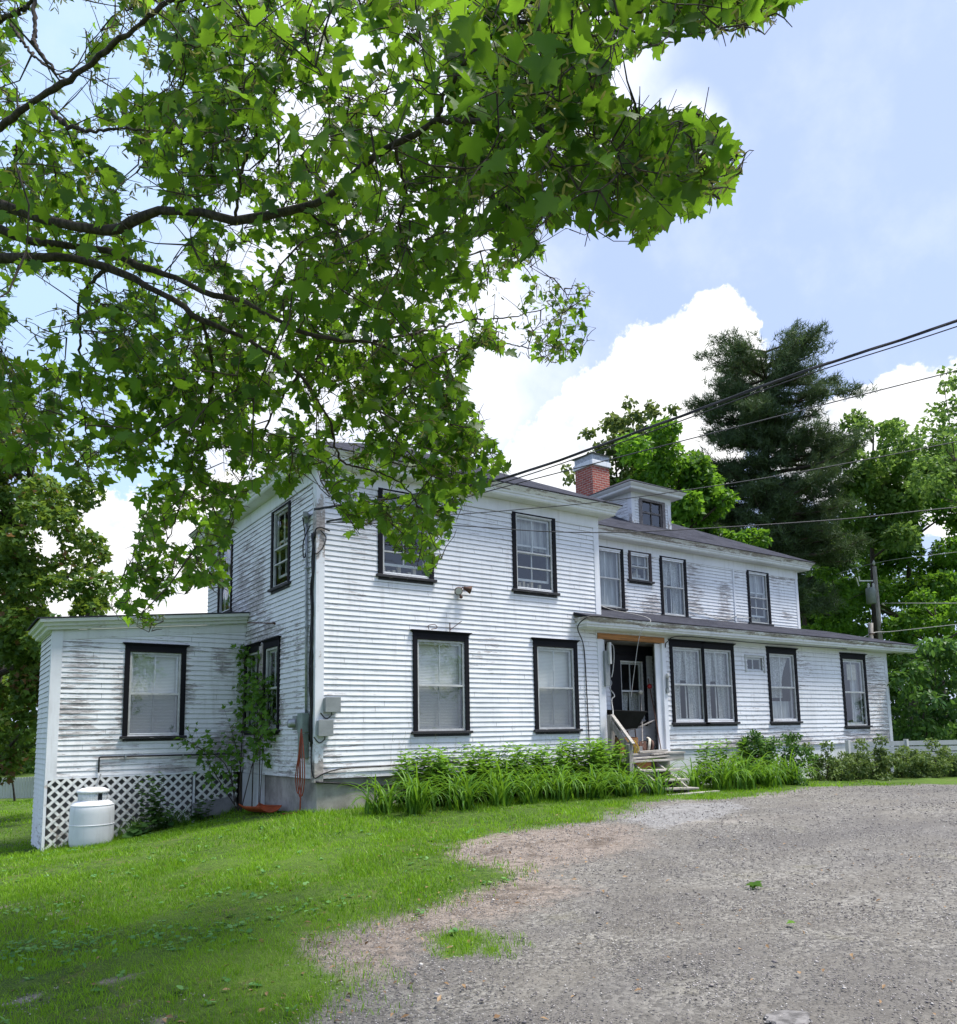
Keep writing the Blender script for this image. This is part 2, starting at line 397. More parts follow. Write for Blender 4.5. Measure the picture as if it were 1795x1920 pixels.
def bez(pts, n=24):
    """Catmull-Rom through pts"""
    P = np.array(pts, float); P = np.vstack([2*P[0]-P[1], P, 2*P[-1]-P[-2]]); out = []
    segs = len(P)-3; per = max(2, n//segs)
    for i in range(segs):
        for t in np.linspace(0, 1, per, endpoint=False):
            a, b, c, d = P[i:i+4]
            out.append(.5*((2*b)+(-a+c)*t+(2*a-5*b+4*c-d)*t*t+(-a+3*b-3*c+d)*t**3))
    out.append(P[-2]); return np.array(out)
def inpoly(px, py, poly):
    poly = np.asarray(poly, float); x, y = np.asarray(px), np.asarray(py); r = np.zeros(x.shape, bool); n = len(poly)
    for i in range(n):
        x0, y0 = poly[i]; x1, y1 = poly[(i+1) % n]
        c = ((y0 > y) != (y1 > y)) & (x < (x1-x0)*(y-y0)/((y1-y0) if y1 != y0 else 1e-9)+x0); r ^= c
    return r
def polydist(px, py, poly):
    """signed distance, positive inside"""
    poly = np.asarray(poly, float); d = np.full(np.shape(px), 1e9); n = len(poly)
    for i in range(n):
        a = poly[i]; b = poly[(i+1) % n]; e = b-a; L = max(1e-9, e@e)
        t = np.clip(((px-a[0])*e[0]+(py-a[1])*e[1])/L, 0, 1)
        d = np.minimum(d, np.hypot(px-a[0]-t*e[0], py-a[1]-t*e[1]))
    return np.where(inpoly(px, py, poly), d, -d)
def vnoise(x, y, s, seed=0):
    q = np.random.default_rng(seed); G = q.random((64, 64)); x = np.asarray(x)/s; y = np.asarray(y)/s
    xi = np.floor(x).astype(int); yi = np.floor(y).astype(int); fx = x-xi; fy = y-yi
    fx = fx*fx*(3-2*fx); fy = fy*fy*(3-2*fy); g = lambda a, b: G[a % 64, b % 64]
    return (g(xi, yi)*(1-fx)+g(xi+1, yi)*fx)*(1-fy)+(g(xi, yi+1)*(1-fx)+g(xi+1, yi+1)*fx)*fy

# ------------------------------------------------------------------ terrain
CP = np.array([(0, 0, -.57), (0, 2.64, -.72), (-.3, 3.5, -.77), (-1.02, 3.8, -.97), (-3, 3.3, -1.19), (-3.75, 3.87, -1.32), (-3.75, 5.9, -1.36),
 (3.5, -.6, -.54), (7.3, -1.4, -.61), (12, -1.5, -.62), (19, -1.5, -.66), (-5.5, -13, -.85), (-2.97, -9.4, -.85), (-5.2, -7.7, -.92), (0, -6, -.74),
 (5, -6, -.70), (12.7, -5.5, -.70), (2, -9.5, -.80), (-5, -4, -1.02), (-8, 0, -1.28), (-6, 8, -1.42), (-2.8, 21.8, -1.42), (-15, 15, -1.6), (30, 0, -.7),
 (40, 20, -.8), (30, 30, -1), (10, 30, -1.2), (-20, -10, -1.3), (20, -20, -.8), (0, -25, -.9), (0, 9, -1.2), (-30, 40, -1.6), (60, 60, -1.), (-60, 0, -1.5), (60, -40, -.9), (-40, -60, -1.2)], float)
def _phi(r): return r
def _fit():
    n = len(CP); A = np.zeros((n+3, n+3)); D = np.hypot(CP[:, None, 0]-CP[None, :, 0], CP[:, None, 1]-CP[None, :, 1])
    A[:n, :n] = _phi(D)+np.eye(n)*.02; A[:n, n] = 1; A[:n, n+1:] = CP[:, :2]; A[n:, :n] = A[:n, n:].T
    b = np.zeros(n+3); b[:n] = CP[:, 2]; return np.linalg.solve(A, b)
_wt = _fit()
def ground(x, y):
    x = np.asarray(x, float); y = np.asarray(y, float); z = np.full(np.broadcast(x, y).shape, _wt[-3])+_wt[-2]*x+_wt[-1]*y
    for i in range(len(CP)): z = z+_wt[i]*_phi(np.hypot(x-CP[i, 0], y-CP[i, 1]))
    r = np.hypot(x, y); k = np.clip((r-55)/60, 0, 1); return z*(1-k)-1.2*k
def gpt(u, v):
    z = -.85
    for _ in range(25):
        p = at(u, v, 2, z); z = .5*z+.5*float(ground(p[0], p[1]))
    return at(u, v, 2, z)
def gz(x, y): return float(ground(x, y))
GRAVEL_PX = [(520, 1960), (585, 1890), (640, 1835), (622, 1795), (600, 1765), (690, 1728), (770, 1700), (880, 1668), (942, 1652), (935, 1628), (870, 1612), (812, 1602), (832, 1584), (905, 1565),
 (1000, 1550), (1100, 1537), (1165, 1522), (1205, 1503), (1255, 1499), (1335, 1499), (1420, 1491), (1500, 1477), (1600, 1472), (1795, 1470), (2100, 1468), (2600, 1475)]
GRAVEL = [tuple(gpt(u, v)[:2]) for u, v in GRAVEL_PX]+[(32, -3), (32, -30), (-4, -30), (-4.6, -12.5)]
DIRT = [[tuple(gpt(u, v)[:2]) for u, v in q] for q in (
  [(800, 1612), (700, 1600), (830, 1580), (1000, 1553), (1180, 1545), (1200, 1580), (1080, 1610), (960, 1640)],
  [(590, 1790), (690, 1722), (850, 1668), (985, 1640), (1080, 1665), (960, 1705), (790, 1750), (680, 1830)],
  [(530, 1775), (580, 1738), (660, 1735), (700, 1755), (650, 1800), (560, 1800)],
  [(130, 1850), (210, 1830), (300, 1880), (330, 1925), (200, 1925)], [(0, 1700), (150, 1702), (150, 1716), (0, 1722)])]
TUFT = [[tuple(gpt(u, v)[:2]) for u, v in q] for q in ([(815, 1750), (870, 1730), (945, 1760), (930, 1785), (850, 1785)], [(1000, 1800)]*3)]
PAVED = [[tuple(gpt(u, v)[:2]) for u, v in q] for q in ([(1170, 1535), (1240, 1508), (1370, 1502), (1400, 1512), (1330, 1535), (1240, 1550)],)]
def grassmask(x, y):
    n = vnoise(x, y, .75, 3)*.5+vnoise(x, y, .26, 4)*.3+vnoise(x, y, .09, 6)*.2-.5
    d = -polydist(x, y, GRAVEL)+n*.75
    g = np.clip(d/.85+.5, 0, 1)
    for q in TUFT[:1]: g = np.maximum(g, np.clip((polydist(x, y, q)+n*.9)/.35+.45, 0, 1))
    for q in DIRT[2:]: g = g*(1-np.clip((polydist(x, y, q)+n*2.2)/.6+.4, 0, 1)*.85)
    return g
def groundmat():
    m, nt, out = newmat('ground_surface'); g = N(nt); p = pos(g)
    A = lambda n: g('ShaderNodeAttribute', attribute_name=n).outputs['Fac']
    gr, di, pv = A('grass'), A('dirt'), A('paved')
    n1 = g.noise(p, 1.1, 6, .65); n2 = g.noise(p, 9, 5, .7); n3 = g.noise(p, 55, 4, .7); n4 = g.noise(p, .35, 4, .6)
    vo = g('ShaderNodeTexVoronoi', {'Scale': 34.}); nt.links.new(p, vo.inputs['Vector'])
    vo2 = g('ShaderNodeTexVoronoi', {'Scale': 80.}); nt.links.new(p, vo2.inputs['Vector'])
    vc = g('ShaderNodeSeparateColor', {0: vo.outputs['Color']}).outputs[0]
    vc2 = g('ShaderNodeSeparateColor', {0: vo2.outputs['Color']}).outputs[0]
    stone = g.mix(g.mapr(vc, 0, 1, 0, 1, False), (.043, .041, .038), (.335, .321, .29))
    stone = g.mix(g.math('MULTIPLY', vc2, .55), stone, (.148, .142, .13))
    fines = g.mix(g.mapr(n2, .3, .7), (.108, .100, .087), (.184, .172, .151))
    grav = g.mix(g.mapr(n1, .38, .62, .25, .9), fines, stone)
    tr = g.noise(p, .5, 5, .65, (.35, 1.3, 1))
    grav = g.mix(g.mapr(n4, .45, .68, 0, .45), grav, (.125, .120, .118))
    grav = g.mix(g.mapr(tr, .50, .66, 0, .45), grav, (.105, .100, .097))
    grav = g.mix(g.mapr(tr, .34, .46, .5, 0), grav, (.30, .275, .245))
    grav = g.mix(g.mapr(n1, .58, .72, 0, .35), grav, (.16, .15, .10))
    dirt = g.mix(g.mapr(n2, .3, .7), (.120, .096, .076), (.265, .225, .195))
    dirt = g.mix(g.mapr(n3, .45, .65, 0, .6), dirt, (.31, .27, .235))
    dirt = g.mix(g.mapr(g.noise(p, 3.2, 5, .7), .5, .64, 0, .7), dirt, (.085, .066, .052))
    pav = g.mix(g.mapr(n2, .35, .7), (.20, .20, .205), (.34, .34, .345))
    c = g.mix(g.mapr(g.math('ADD', di, g.math('MULTIPLY', g.math('SUBTRACT', n2, .5), .9)), .3, .7), grav, dirt)
    c = g.mix(g.mapr(g.math('ADD', pv, g.math('MULTIPLY', g.math('SUBTRACT', n2, .5), 2.2)), .35, .9, 0, .6), c, pav)
    turf = g.mix(g.mapr(n2, .3, .7), (.030, .060, .010), (.075, .130, .018))
    turf = g.mix(g.mapr(n4, .45, .65, 0, .6), turf, (.095, .165, .020))
    turf = g.mix(g.mapr(n3, .56, .75, 0, .5), turf, (.10, .075, .045))
    turf = g.mix(g.mapr(g.noise(p, 2.3, 5, .7), .56, .70, 0, .75), turf, (.13, .12, .05))
    c = g.mix(g.mapr(g.math('ADD', gr, g.math('MULTIPLY', g.math('SUBTRACT', n3, .5), .8)), .35, .65), c, turf)
    h = g.math('ADD', g.math('MULTIPLY', vo.outputs['Distance'], -.6), g.math('ADD', g.math('MULTIPLY', n3, .5), g.math('MULTIPLY', n2, .8)))
    finish(g, out, c, .95, h, .9, .02, 0, .2); return m
def axis(lo, hi, step, far, ratio=1.25):
    a = list(np.arange(lo, hi+1e-6, step)); d = step; x = hi
    while x < far: d *= ratio; x += d; a.append(x)
    d = step; x = lo
    while x > -far: d *= ratio; x -= d; a.insert(0, x)
    return np.array(a)
gx = axis(-9, 20, .11, 420); gy = axis(-11.5, 5, .11, 420)
GX, GY = np.meshgrid(gx, gy, indexing='ij'); X, Y = GX.ravel(), GY.ravel()
gm = grassmask(X, Y)
Z = ground(X, Y)+(vnoise(X, Y, .6, 8)-.5)*.05*(np.hypot(X+2, Y+6) < 40)-(1-gm)*.02
near = (np.hypot(X+2, Y+6) < 25)
Z = Z+near*((vnoise(X, Y, .22, 9)-.5)*.022)
ni, nj = len(gx), len(gy); idx = np.arange(ni*nj).reshape(ni, nj)
F = np.stack([idx[:-1, :-1], idx[1:, :-1], idx[1:, 1:], idx[:-1, 1:]], -1).reshape(-1, 4)
MT['ground'] = groundmat()
dm = np.zeros(len(X)); pm = np.zeros(len(X))
for q in DIRT: dm = np.maximum(dm, np.clip(polydist(X, Y, q)/1.5+.55, 0, 1))
for q in PAVED: pm = np.maximum(pm, np.clip(polydist(X, Y, q)/.5+.6, 0, 1))
def ground_part(name, sel):
    Fs = F[sel]; used, inv = np.unique(Fs, return_inverse=True)
    o = npmesh(name, np.stack([X, Y, Z], 1)[used], inv.reshape(Fs.shape), 'ground', smooth=True)
    for nme, arr in (('grass', gm), ('dirt', dm), ('paved', pm)):
        a = o.data.attributes.new(nme, 'FLOAT', 'POINT'); a.data.foreach_set('value', arr[used].astype(np.float32))
    return tag(o, None, None, None, 'structure')
isdrive = (-polydist(X, Y, GRAVEL))[F].mean(1) < 0
ground_part('lawn', ~isdrive); ground_part('driveway', isdrive)
# ------------------------------------------------------------------ the house
HB = (3.4, 0.0, -.6)
house = thing('farmhouse', HB, 'white two-storey clapboard farmhouse with peeling paint, black window casings and low additions', 'house')
X1, X2, X3, XL, YE, YW, YB = 6.884, 18.92, 16.8, -3.75, 3.87, 1.5, 6.9
FX = np.array([1., 0, 0]); FN = np.array([0, -1., 0]); LU = np.array([0, 1., 0]); LN = np.array([-1., 0, 0]); UP = np.array([0, 0, 1.])
class Fr:
    """local frame on a wall: s along, o outward, z up"""
    def __init__(f, O, u, n): f.O = np.array(O, float); f.u = u; f.n = n
    def P(f, s, o, z): return f.O+f.u*s+f.n*o+UP*z
    def box(f, mb, s0, s1, o0, o1, z0, z1, mi=0):
        mb.hexa([f.P(s0, o1, z0), f.P(s1, o1, z0), f.P(s1, o0, z0), f.P(s0, o0, z0), f.P(s0, o1, z1), f.P(s1, o1, z1), f.P(s1, o0, z1), f.P(s0, o0, z1)], mi)
FRONT = Fr((0, 0, 0), FX, FN); LEFT = Fr((0, 0, 0), LU, LN); WING = Fr((0, YW, 0), FX, FN); ELL = Fr((0, YE, 0), FX, FN)
ELLSIDE = Fr((XL, 0, 0), LU, LN); BACK = Fr((0, .6, 0), FX, FN)
def clap(fr, s0, s1, z0, z1, holes, ex, wear, top=None, label=None, parent=None, name='wall', out=.022):
    mb = MB(); nc = int(math.ceil((z1-z0)/ex-1e-6))
    for i in range(nc):
        za = z0+i*ex; zb = min(za+ex, z1)
        cuts = set(np.arange(s0, s1, .28).tolist()+[s1])
        hs = [h for h in holes if h[2] < (za+zb)/2 < h[3]]
        for h in hs: cuts |= {h[0], h[1]}
        cs = sorted(c for c in cuts if s0-1e-6 <= c <= s1+1e-6)
        ids = []
        ph = rnd.random()*6
        for k, s in enumerate(cs):
            lim = top(s) if top else 9e9
            j = (rnd.random()-.5)*.004; jz = math.sin(s*1.3+ph)*.0025+(rnd.random()-.5)*.002
            a = fr.P(s, out+j, min(za+jz, lim)); b = fr.P(s, .005, min(zb+.006, lim)); c = fr.P(s, .002, min(za+jz, lim))
            o = mb.add([a, b, c], [])
            w = wear(s, za)
            for q in range(3): mb.w[o+q] = w
            ids.append((o, za < lim-.01))
        for k in range(len(cs)-1):
            mid = (cs[k]+cs[k+1])/2
            if any(h[0] < mid < h[1] for h in hs): continue
            if not (ids[k][1] or ids[k+1][1]): continue
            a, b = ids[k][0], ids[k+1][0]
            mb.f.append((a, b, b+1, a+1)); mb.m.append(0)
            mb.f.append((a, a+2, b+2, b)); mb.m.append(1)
    # butt joints between board ends
    q = random.Random(int(abs(s0*13+z0*7+L_(s1)*3)))
    for i in range(nc):
        s = s0+q.uniform(.3, 4.2)
        while s < s1-.2:
            za = z0+i*ex; zb = min(za+ex, z1)
            if not any(h[0]-.12 < s < h[1]+.12 and h[2]-.15 < za+ex/2 < h[3]+.2 for h in holes) and (top is None or zb < top(s)-.02):
                a = fr.P(s, out+.0035, za+.004); b = fr.P(s+.004, out+.0035, za+.004); c = fr.P(s+.004, .0085, zb-.004); d = fr.P(s, .0085, zb-.004)
                mb.quad(a, b, c, d, 1)
            s += q.uniform(1.6, 4.4)
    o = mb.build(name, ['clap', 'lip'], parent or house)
    if label: o['label'] = label
    return o
L_ = float
def hole(w, cw=.10): return (w[0]+cw, w[1]-cw, w[2]+cw*.7, w[3]-cw*.8)
# window list: (frame, s0, s1, z0, z1)
wins = dict(
 fl=(FRONT, 1.96, 3.245, .749, 2.70), fr=(FRONT, 4.90, 6.135, .749, 2.70), ul=(FRONT, 1.219, 2.448, 3.711, 5.45), ur=(FRONT, 4.41, 5.61, 3.711, 5.45),
 la=(LEFT, 1.27, 2.31, 3.67, 5.34), lb=(LEFT, 4.90, 5.98, 3.62, 5.34), l1=(LEFT, 1.75, 2.66, .84, 2.66), l2=(LEFT, 2.90, 3.84, .84, 2.66),
 el=(ELL, -2.46, -1.27, .755, 2.632),
 u1=(WING, 7.98, 9.18, 3.835, 5.476), us=(WING, 9.36, 10.23, 4.65, 5.48), u2=(WING, 10.55, 11.61, 3.78, 5.47), u3=(WING, 14.28, 15.34, 3.81, 5.455),
 w1=(FRONT, 9.11, 10.36, .868, 2.89), w1b=(FRONT, 10.27, 11.52, .868, 2.89), sv=(FRONT, 11.97, 12.81, 2.20, 2.68), w2=(FRONT, 12.90, 14.22, .868, 2.885), w3=(FRONT, 16.39, 17.70, .72, 2.87),
 dw=(BACK, 7.93, 8.90, .90, 2.56))
def H(fr): return [hole(w[1:]) for w in wins.values() if w[0] is fr]
def wn(s, z, k=1.): return float(vnoise(np.array([s]), np.array([z]), 1.2, 5)[0]-.5)*k
# main front
clap(FRONT, .13, X1-.13, 0, 5.62, [h for h in H(FRONT) if h[0] < X1], .098, lambda s, z: .46+.26*max(0, 1-z/1.0)+.18*(s < 1.0)*(z > 3)+.5*wn(s, z))
# main left wall, worn near the ell roof and beside the lower window
clap(LEFT, .02, YB, 0, 5.62, H(LEFT), .098, lambda s, z: .58+.40*math.exp(-((s-3.5)/.9)**2-((z-3.3)/.7)**2)+.20*(z < 3)*(s > .6)+.6*wn(s*2, z*2))
# ell
RZ = lambda x: 3.06+(3.45-3.06)/4.01*(x+4.03)
clap(ELL, XL+.16, -.02, .06, 3.3, H(ELL), .100, lambda s, z: .65+.12*(s < -2.0)*(z < 2.2)+.75*wn(s*2.6, z*2.2)-.35*(z > 2.6), top=lambda s: RZ(s)-.27)
clap(ELLSIDE, YE+.02, 5.80, -1.5, 2.85, [], .100, lambda s, z: .42+.16*(z < -.2)+.5*wn(s, z))
# wing upper storey
clap(WING, X1, X3-.10, 3.70, 5.62, H(WING), .092, lambda s, z: .44+.22*max(0, 1-(z-3.8)/.85)*(s < 13.6)+.14*max(0, 1-(z-3.8)/.5)+.8*wn(s*2, z*2))
# low addition front, either side of the porch opening
hw1 = (9.21, 11.42, .95, 2.80)
hl = [h for h in H(FRONT) if h[0] > X1 and not (9 < h[0] < 11)]+[hw1]
clap(FRONT, 8.96, X2-.14, .28, 2.98, hl, .117, lambda s, z: .52+.12*(s > 13)*(z < 2)+.2*max(0, 1-(z-.3)/.5)+.6*wn(s, z))
# porch recess back wall and cheeks
clap(BACK, 6.95, 9.15, .30, 2.9, H(BACK), .105, lambda s, z: .2+.4*wn(s, z))
# plain hidden walls closing the shell, lower skirts, foundation
mb = MB()
mb.box(.02, X1-.02, YB-.08, YB, -.1, 5.6); mb.box(X1-.10, X1-.012, .02, YB, -.3, 5.6)
mb.box(X1, X3, 7.4, 7.48, 0, 5.6); mb.box(X3-.09, X3-.003, YW+.02, 7.4, .2, 5.62)
mb.box(X2-.09, X2-.003, .02, 6.0, -.9, 2.98); mb.box(X3, X2-.09, 5.92, 6.0, -.9, 2.98)
mb.box(XL+.02, 0, 5.72, 5.80, -1.5, 2.8)
mb.build('rear_wall', 'trim', house)
mb = MB(); mb.box(.05, X1-.02, .06, .30, -1.6, -.012); mb.box(.05, .30, .30, YB, -1.6, -.012)
o = mb.build('foundation', 'concrete', house, bevel=.008); o['label'] = 'stained grey concrete foundation'
mb = MB()
for z in (-.72, -.42, -.13): mb.box(8.95, X2-.02, .022, .06, z, z+.285)
mb.box(8.93, X2, .012, .05, .155, .28); o = mb.build('skirt_board', 'trim', house); o['label'] = 'white plank skirting under the low addition'
mb = MB(); mb.box(-.035, .04, 2.655, 3.845, -1.2, -.01); mb.build('skirt_board', 'trim', house)
# corner boards, frieze, eaves
def wearall(mb, f):
    for i, p in enumerate(mb.v): mb.w[i] = f(p)
def cboard(boxes, wear=.25, label=None):
    mb = MB()
    for b in boxes:
        n = max(1, int((b[5]-b[4])/.3)); zs = np.linspace(b[4], b[5], n+1)
        o = len(mb.v)
        for z in zs:
            for x, y in ((b[0], b[2]), (b[1], b[2]), (b[1], b[3]), (b[0], b[3])): mb.v.append((x, y, z))
        for k in range(n):
            for j in range(4): mb.f.append((o+4*k+j, o+4*k+(j+1) % 4, o+4*k+4+(j+1) % 4, o+4*k+4+j)); mb.m.append(0)
        mb.f.append((o+3, o+2, o+1, o)); mb.m.append(0); e = o+4*n; mb.f.append((e, e+1, e+2, e+3)); mb.m.append(0)
    wearall(mb, (lambda p: wear(p) if callable(wear) else wear))
    ob = mb.build('corner_board', 'trim', house)
    if label: ob['label'] = label
cboard([(-.028, .135, -.030, .03, -.06, 5.40), (-.029, -.001, .031, .14, -.06, 5.40)], lambda p: .45+.55*math.exp(-((p[2]-4.5)/.5)**2)+.6*max(0, 1-p[2]/.7), 'badly flaking corner board beside the cables')
cboard([(X1-.135, X1+.02, -.028, .03, -.05, 5.40)], .2)
cboard([(XL-.026, XL+.165, YE-.028, YE+.03, .0, 2.86), (XL-.027, XL, YE+.031, YE+.12, .0, 2.80)], .3)
cboard([(X3-.105, X3+.02, YW-.028, YW+.03, 3.72, 5.40)], .2); cboard([(X2-.145, X2+.015, -.026, .03, -.3, 2.9)], .15)
cboard([(13.625, 13.685, YW-.04, YW-.016, 3.86, 5.46)], .1)
mb = MB()
def fbox(x0, x1, y0, y1, z0, z1):
    n = max(1, int(max(x1-x0, y1-y0)/.3))
    for k in range(n):
        if x1-x0 >= y1-y0: mb.box(x0+(x1-x0)*k/n, x0+(x1-x0)*(k+1)/n, y0, y1, z0, z1)
        else: mb.box(x0, x1, y0+(y1-y0)*k/n, y0+(y1-y0)*(k+1)/n, z0, z1)
fbox(-.032, X1+.024, -.034, .02, 5.401, 5.655); fbox(-.033, .02, .0199, YB, 5.401, 5.655); fbox(X1-.02, X1+.025, .0199, YW-.04, 5.401, 5.655)
wearall(mb, lambda p: .15); mb.build('frieze', 'trim', house); mb = MB()
fbox(X1+.03, X3+.024, YW-.034, YW+.02, 5.401, 5.655)
wearall(mb, lambda p: .15); mb.build('frieze', 'trim', house); mb = MB()
fbox(6.70, X2+.02, -.032, .02, 2.901, 3.0)
wearall(mb, lambda p: .15); mb.build('frieze', 'trim', house)
def eave_ring(mb, x0, x1, y0, y1, zs, zr, prof, sides='flbr'):
    """soffit + stepped crown; prof: list of (out, z) from the wall outwards up to the roof edge"""
    n = 26
    def ring(o, z, side):
        a = {'f': ((x0-o, y0-o), (x1+o, y0-o)), 'r': ((x1+o, y0-o), (x1+o, y1+o)), 'b': ((x1+o, y1+o), (x0-o, y1+o)), 'l': ((x0-o, y1+o), (x0-o, y0-o))}[side]
        return [(a[0][0]+(a[1][0]-a[0][0])*t, a[0][1]+(a[1][1]-a[0][1])*t, z) for t in np.linspace(0, 1, n)]
    for sd in sides:
        rows = [ring(o, z, sd) for o, z in prof]
        for r0, r1 in zip(rows[:-1], rows[1:]):
            for k in range(n-1): mb.quad(r0[k], r0[k+1], r1[k+1], r1[k])
PROF = [(.0, 5.658), (.29, 5.668), (.315, 5.70), (.316, 5.745), (.335, 5.75), (.345, 5.79), (.375, 5.83), (.405, 5.865), (.42, 5.868), (.42, 5.892)]
mb = MB(); eave_ring(mb, 0, X1, 0, YB, 0, 0, PROF); wearall(mb, lambda p: .30+.35*(p[2] > 5.76)); mb.build('eave', 'eave', house)
mb = MB(); eave_ring(mb, X1-.6, X3, YW, 7.4, 0, 0, PROF, 'fr'); wearall(mb, lambda p: .30+.4*(p[2] > 5.76)); mb.build('eave', 'eave', house)
def uvplane(pts):
    """uv in metres: u horizontal, v up the slope"""
    P = [np.array(p, float) for p in pts]; n = np.cross(P[1]-P[0], P[2]-P[0]); n /= np.linalg.norm(n)
    if n[2] < 0: n = -n
    h = np.cross(UP, n); h /= max(1e-9, np.linalg.norm(h)); s = np.cross(n, h)
    return [(float(p@h), float(p@s)) for p in P]
def rpoly(mb, pts): mb.poly(pts, 0, [uvplane(pts)])
def hip(mb, x0, x1, y0, y1, z, p):
    w, d = x1-x0, y1-y0; h = min(w, d)/2; zt = z+p*h
    if w >= d: A, B = (x0+h, y0+h, zt), (x1-h, y0+h, zt)
    else: A, B = (x0+h, y0+h, zt), (x0+h, y1-h, zt)
    a, b, c, d_ = (x0, y0, z), (x1, y0, z), (x1, y1, z), (x0, y1, z)
    if w >= d:
        if abs(A[0]-B[0]) < 1e-3: B = A
        for q in ([a, b, B, A], [b, c, B], [c, d_, A, B], [d_, a, A]):
            q2 = [p for i, p in enumerate(q) if p != q[i-1]]; rpoly(mb, q2)
    else:
        for q in ([a, b, A], [b, c, B, A], [c, d_, B], [d_, a, A, B]): rpoly(mb, q)
def edge_strip(mb, pts, h=.022):
    for a, b in zip(pts[:-1], pts[1:]): mb.quad((a[0], a[1], a[2]-h), (b[0], b[1], b[2]-h), b, a, 0, [[(0, 0), (1, 0), (1, .02), (0, .02)]])
mb = MB(); o_ = .44
hip(mb, -o_, X1+o_, -o_, YB+o_, 5.912, .50); edge_strip(mb, [(-o_, YB+o_, 5.912), (-o_, -o_, 5.912), (X1+o_, -o_, 5.912), (X1+o_, YB+o_, 5.912)])
r1 = mb.build('roof', 'shingle', house); r1['label'] = 'hipped shingle roof over the front block'
mb = MB(); hip(mb, X1-3.0, X3+o_, YW-o_, 7.4+o_, 5.905, .51); edge_strip(mb, [(X1-.5, YW-o_, 5.905), (X3+o_, YW-o_, 5.905), (X3+o_, 7.4, 5.905)])
r2 = mb.build('roof', 'shingle', house); r2['label'] = 'long hipped shingle roof over the rear wing'
# low addition roof: front plane, right hip plane
za, zb = 3.262, 3.83
e0, e1, t0, t1 = (6.06, -.44, za), (20.2, -.44, za), (6.06, -.005, za+(zb-za)*.435/1.94), (18.3, YW, zb)
mb = MB(); rpoly(mb, [e0, e1, t1, (X1+.022, YW, zb), (X1+.022, -.03, za+(zb-za)*.41/1.94), (6.06, -.03, za+(zb-za)*.41/1.94)])
rpoly(mb, [e1, (20.2, 6.3, za), (18.3, 6.3, zb), t1]); rpoly(mb, [t1, (18.3, 6.3, zb), (X3, 6.3, zb), (X3, YW, zb)])
edge_strip(mb, [e0, e1, (20.2, 6.3, za)], .02); mb.quad((6.06, -.44, za-.03), (6.06, -.44, za), (6.06, -.03, za+.12), (6.06, -.03, za+.05), 0, [[(0, 0)]*4])
r3 = mb.build('roof', 'shingle', house); r3['label'] = 'low shingle roof over the porch and addition'
mb = MB(); pr = [(.0, 3.0), (.28, 3.005), (.30, 3.015), (.345, 3.04), (.347, 3.085), (.372, 3.09), (.375, 3.15), (.40, 3.17), (.425, 3.215), (.425, 3.242)]
n = 50
for (oa, z0), (ob, z1) in zip(pr[:-1], pr[1:]):
    for k in range(n):
        xa = lambda o, t: (6.50-o)+(20.2-.44+o-(6.50-o))*t
        mb.quad((xa(oa, k/n), -oa, z0), (xa(oa, (k+1)/n), -oa, z0), (xa(ob, (k+1)/n), -ob, z1), (xa(ob, k/n), -ob, z1))
    mb.quad((6.50-oa, 0, z0), (6.50-oa, -oa, z0), (6.50-ob, -ob, z1), (6.50-ob, 0, z1))
    mb.quad((20.2-.44+oa, -oa, z0), (20.2-.44+oa, 6.2, z0), (20.2-.44+ob, 6.2, z1), (20.2-.44+ob, -ob, z1))
mb.quad((X2, -.01, 3.0), (20.2-.44, -.01, 3.0), (20.2-.44, 6.2, 3.0), (X2, 6.2, 3.0))
wearall(mb, lambda p: .34+.4*(p[2] > 3.1)); mb.build('eave', 'eave', house)
# ell shed roof
xa, xb, ya, yb = -4.06, -.02, 3.62, 5.90
rz = lambda x: RZ(x)
mb = MB(); rpoly(mb, [(xa, ya, rz(xa)), (xb, ya, rz(xb)), (xb, yb, rz(xb)), (xa, yb, rz(xa))]); edge_strip(mb, [(xa, yb, rz(xa)), (xa, ya, rz(xa)), (xb, ya, rz(xb))], .03)
r4 = mb.build('roof', 'shingle', house); r4['label'] = 'shallow shed roof of the side addition'
mb = MB(); n = 14
prf = [(.02, -.235), (.07, -.225), (.08, -.165), (.13, -.16), (.14, -.10), (.20, -.09), (.215, -.03)]
mb2 = mb
for (oa, za_), (ob, zb_) in zip(prf[:-1], prf[1:]):
    for k in range(n):
        x0 = XL-.06-oa*1.0; A = lambda o, t: (XL-.05-o)+(xb-(XL-.05-o))*t
        p = lambda o, z, t: (A(o, t), YE-.03-o, rz(A(o, t))+z)
        mb.quad(p(oa, za_, k/n), p(oa, za_, (k+1)/n), p(ob, zb_, (k+1)/n), p(ob, zb_, k/n))
    q = lambda o, z, t: (XL-.05-o, YE-.03-o+(5.9-(YE-.03-o))*t, rz(XL-.05-o)+z)
    for k in range(8): mb.quad(q(ob, zb_, k/8), q(ob, zb_, (k+1)/8), q(oa, za_, (k+1)/8), q(oa, za_, k/8))
for k in range(n):
    xs = [XL+(0-XL)*k/n, XL+(0-XL)*(k+1)/n]
    xs[1] = min(xs[1], -.02); mb.quad((xs[0], YE-.024, rz(xs[0])-.42), (xs[1], YE-.024, rz(xs[1])-.42), (xs[1], YE-.024, rz(xs[1])-.235), (xs[0], YE-.024, rz(xs[0])-.235))
    mb.quad((xs[0], YE-.024, rz(xs[0])-.42), (xs[1], YE-.024, rz(xs[1])-.42), (xs[1], YE, rz(xs[1])-.42), (xs[0], YE, rz(xs[0])-.42))
mb.quad((XL-.07, YE-.05, rz(XL)-.245), (XL, YE-.05, rz(XL)-.245), (XL, 5.9, rz(XL)-.245), (XL-.07, 5.9, rz(XL)-.245))
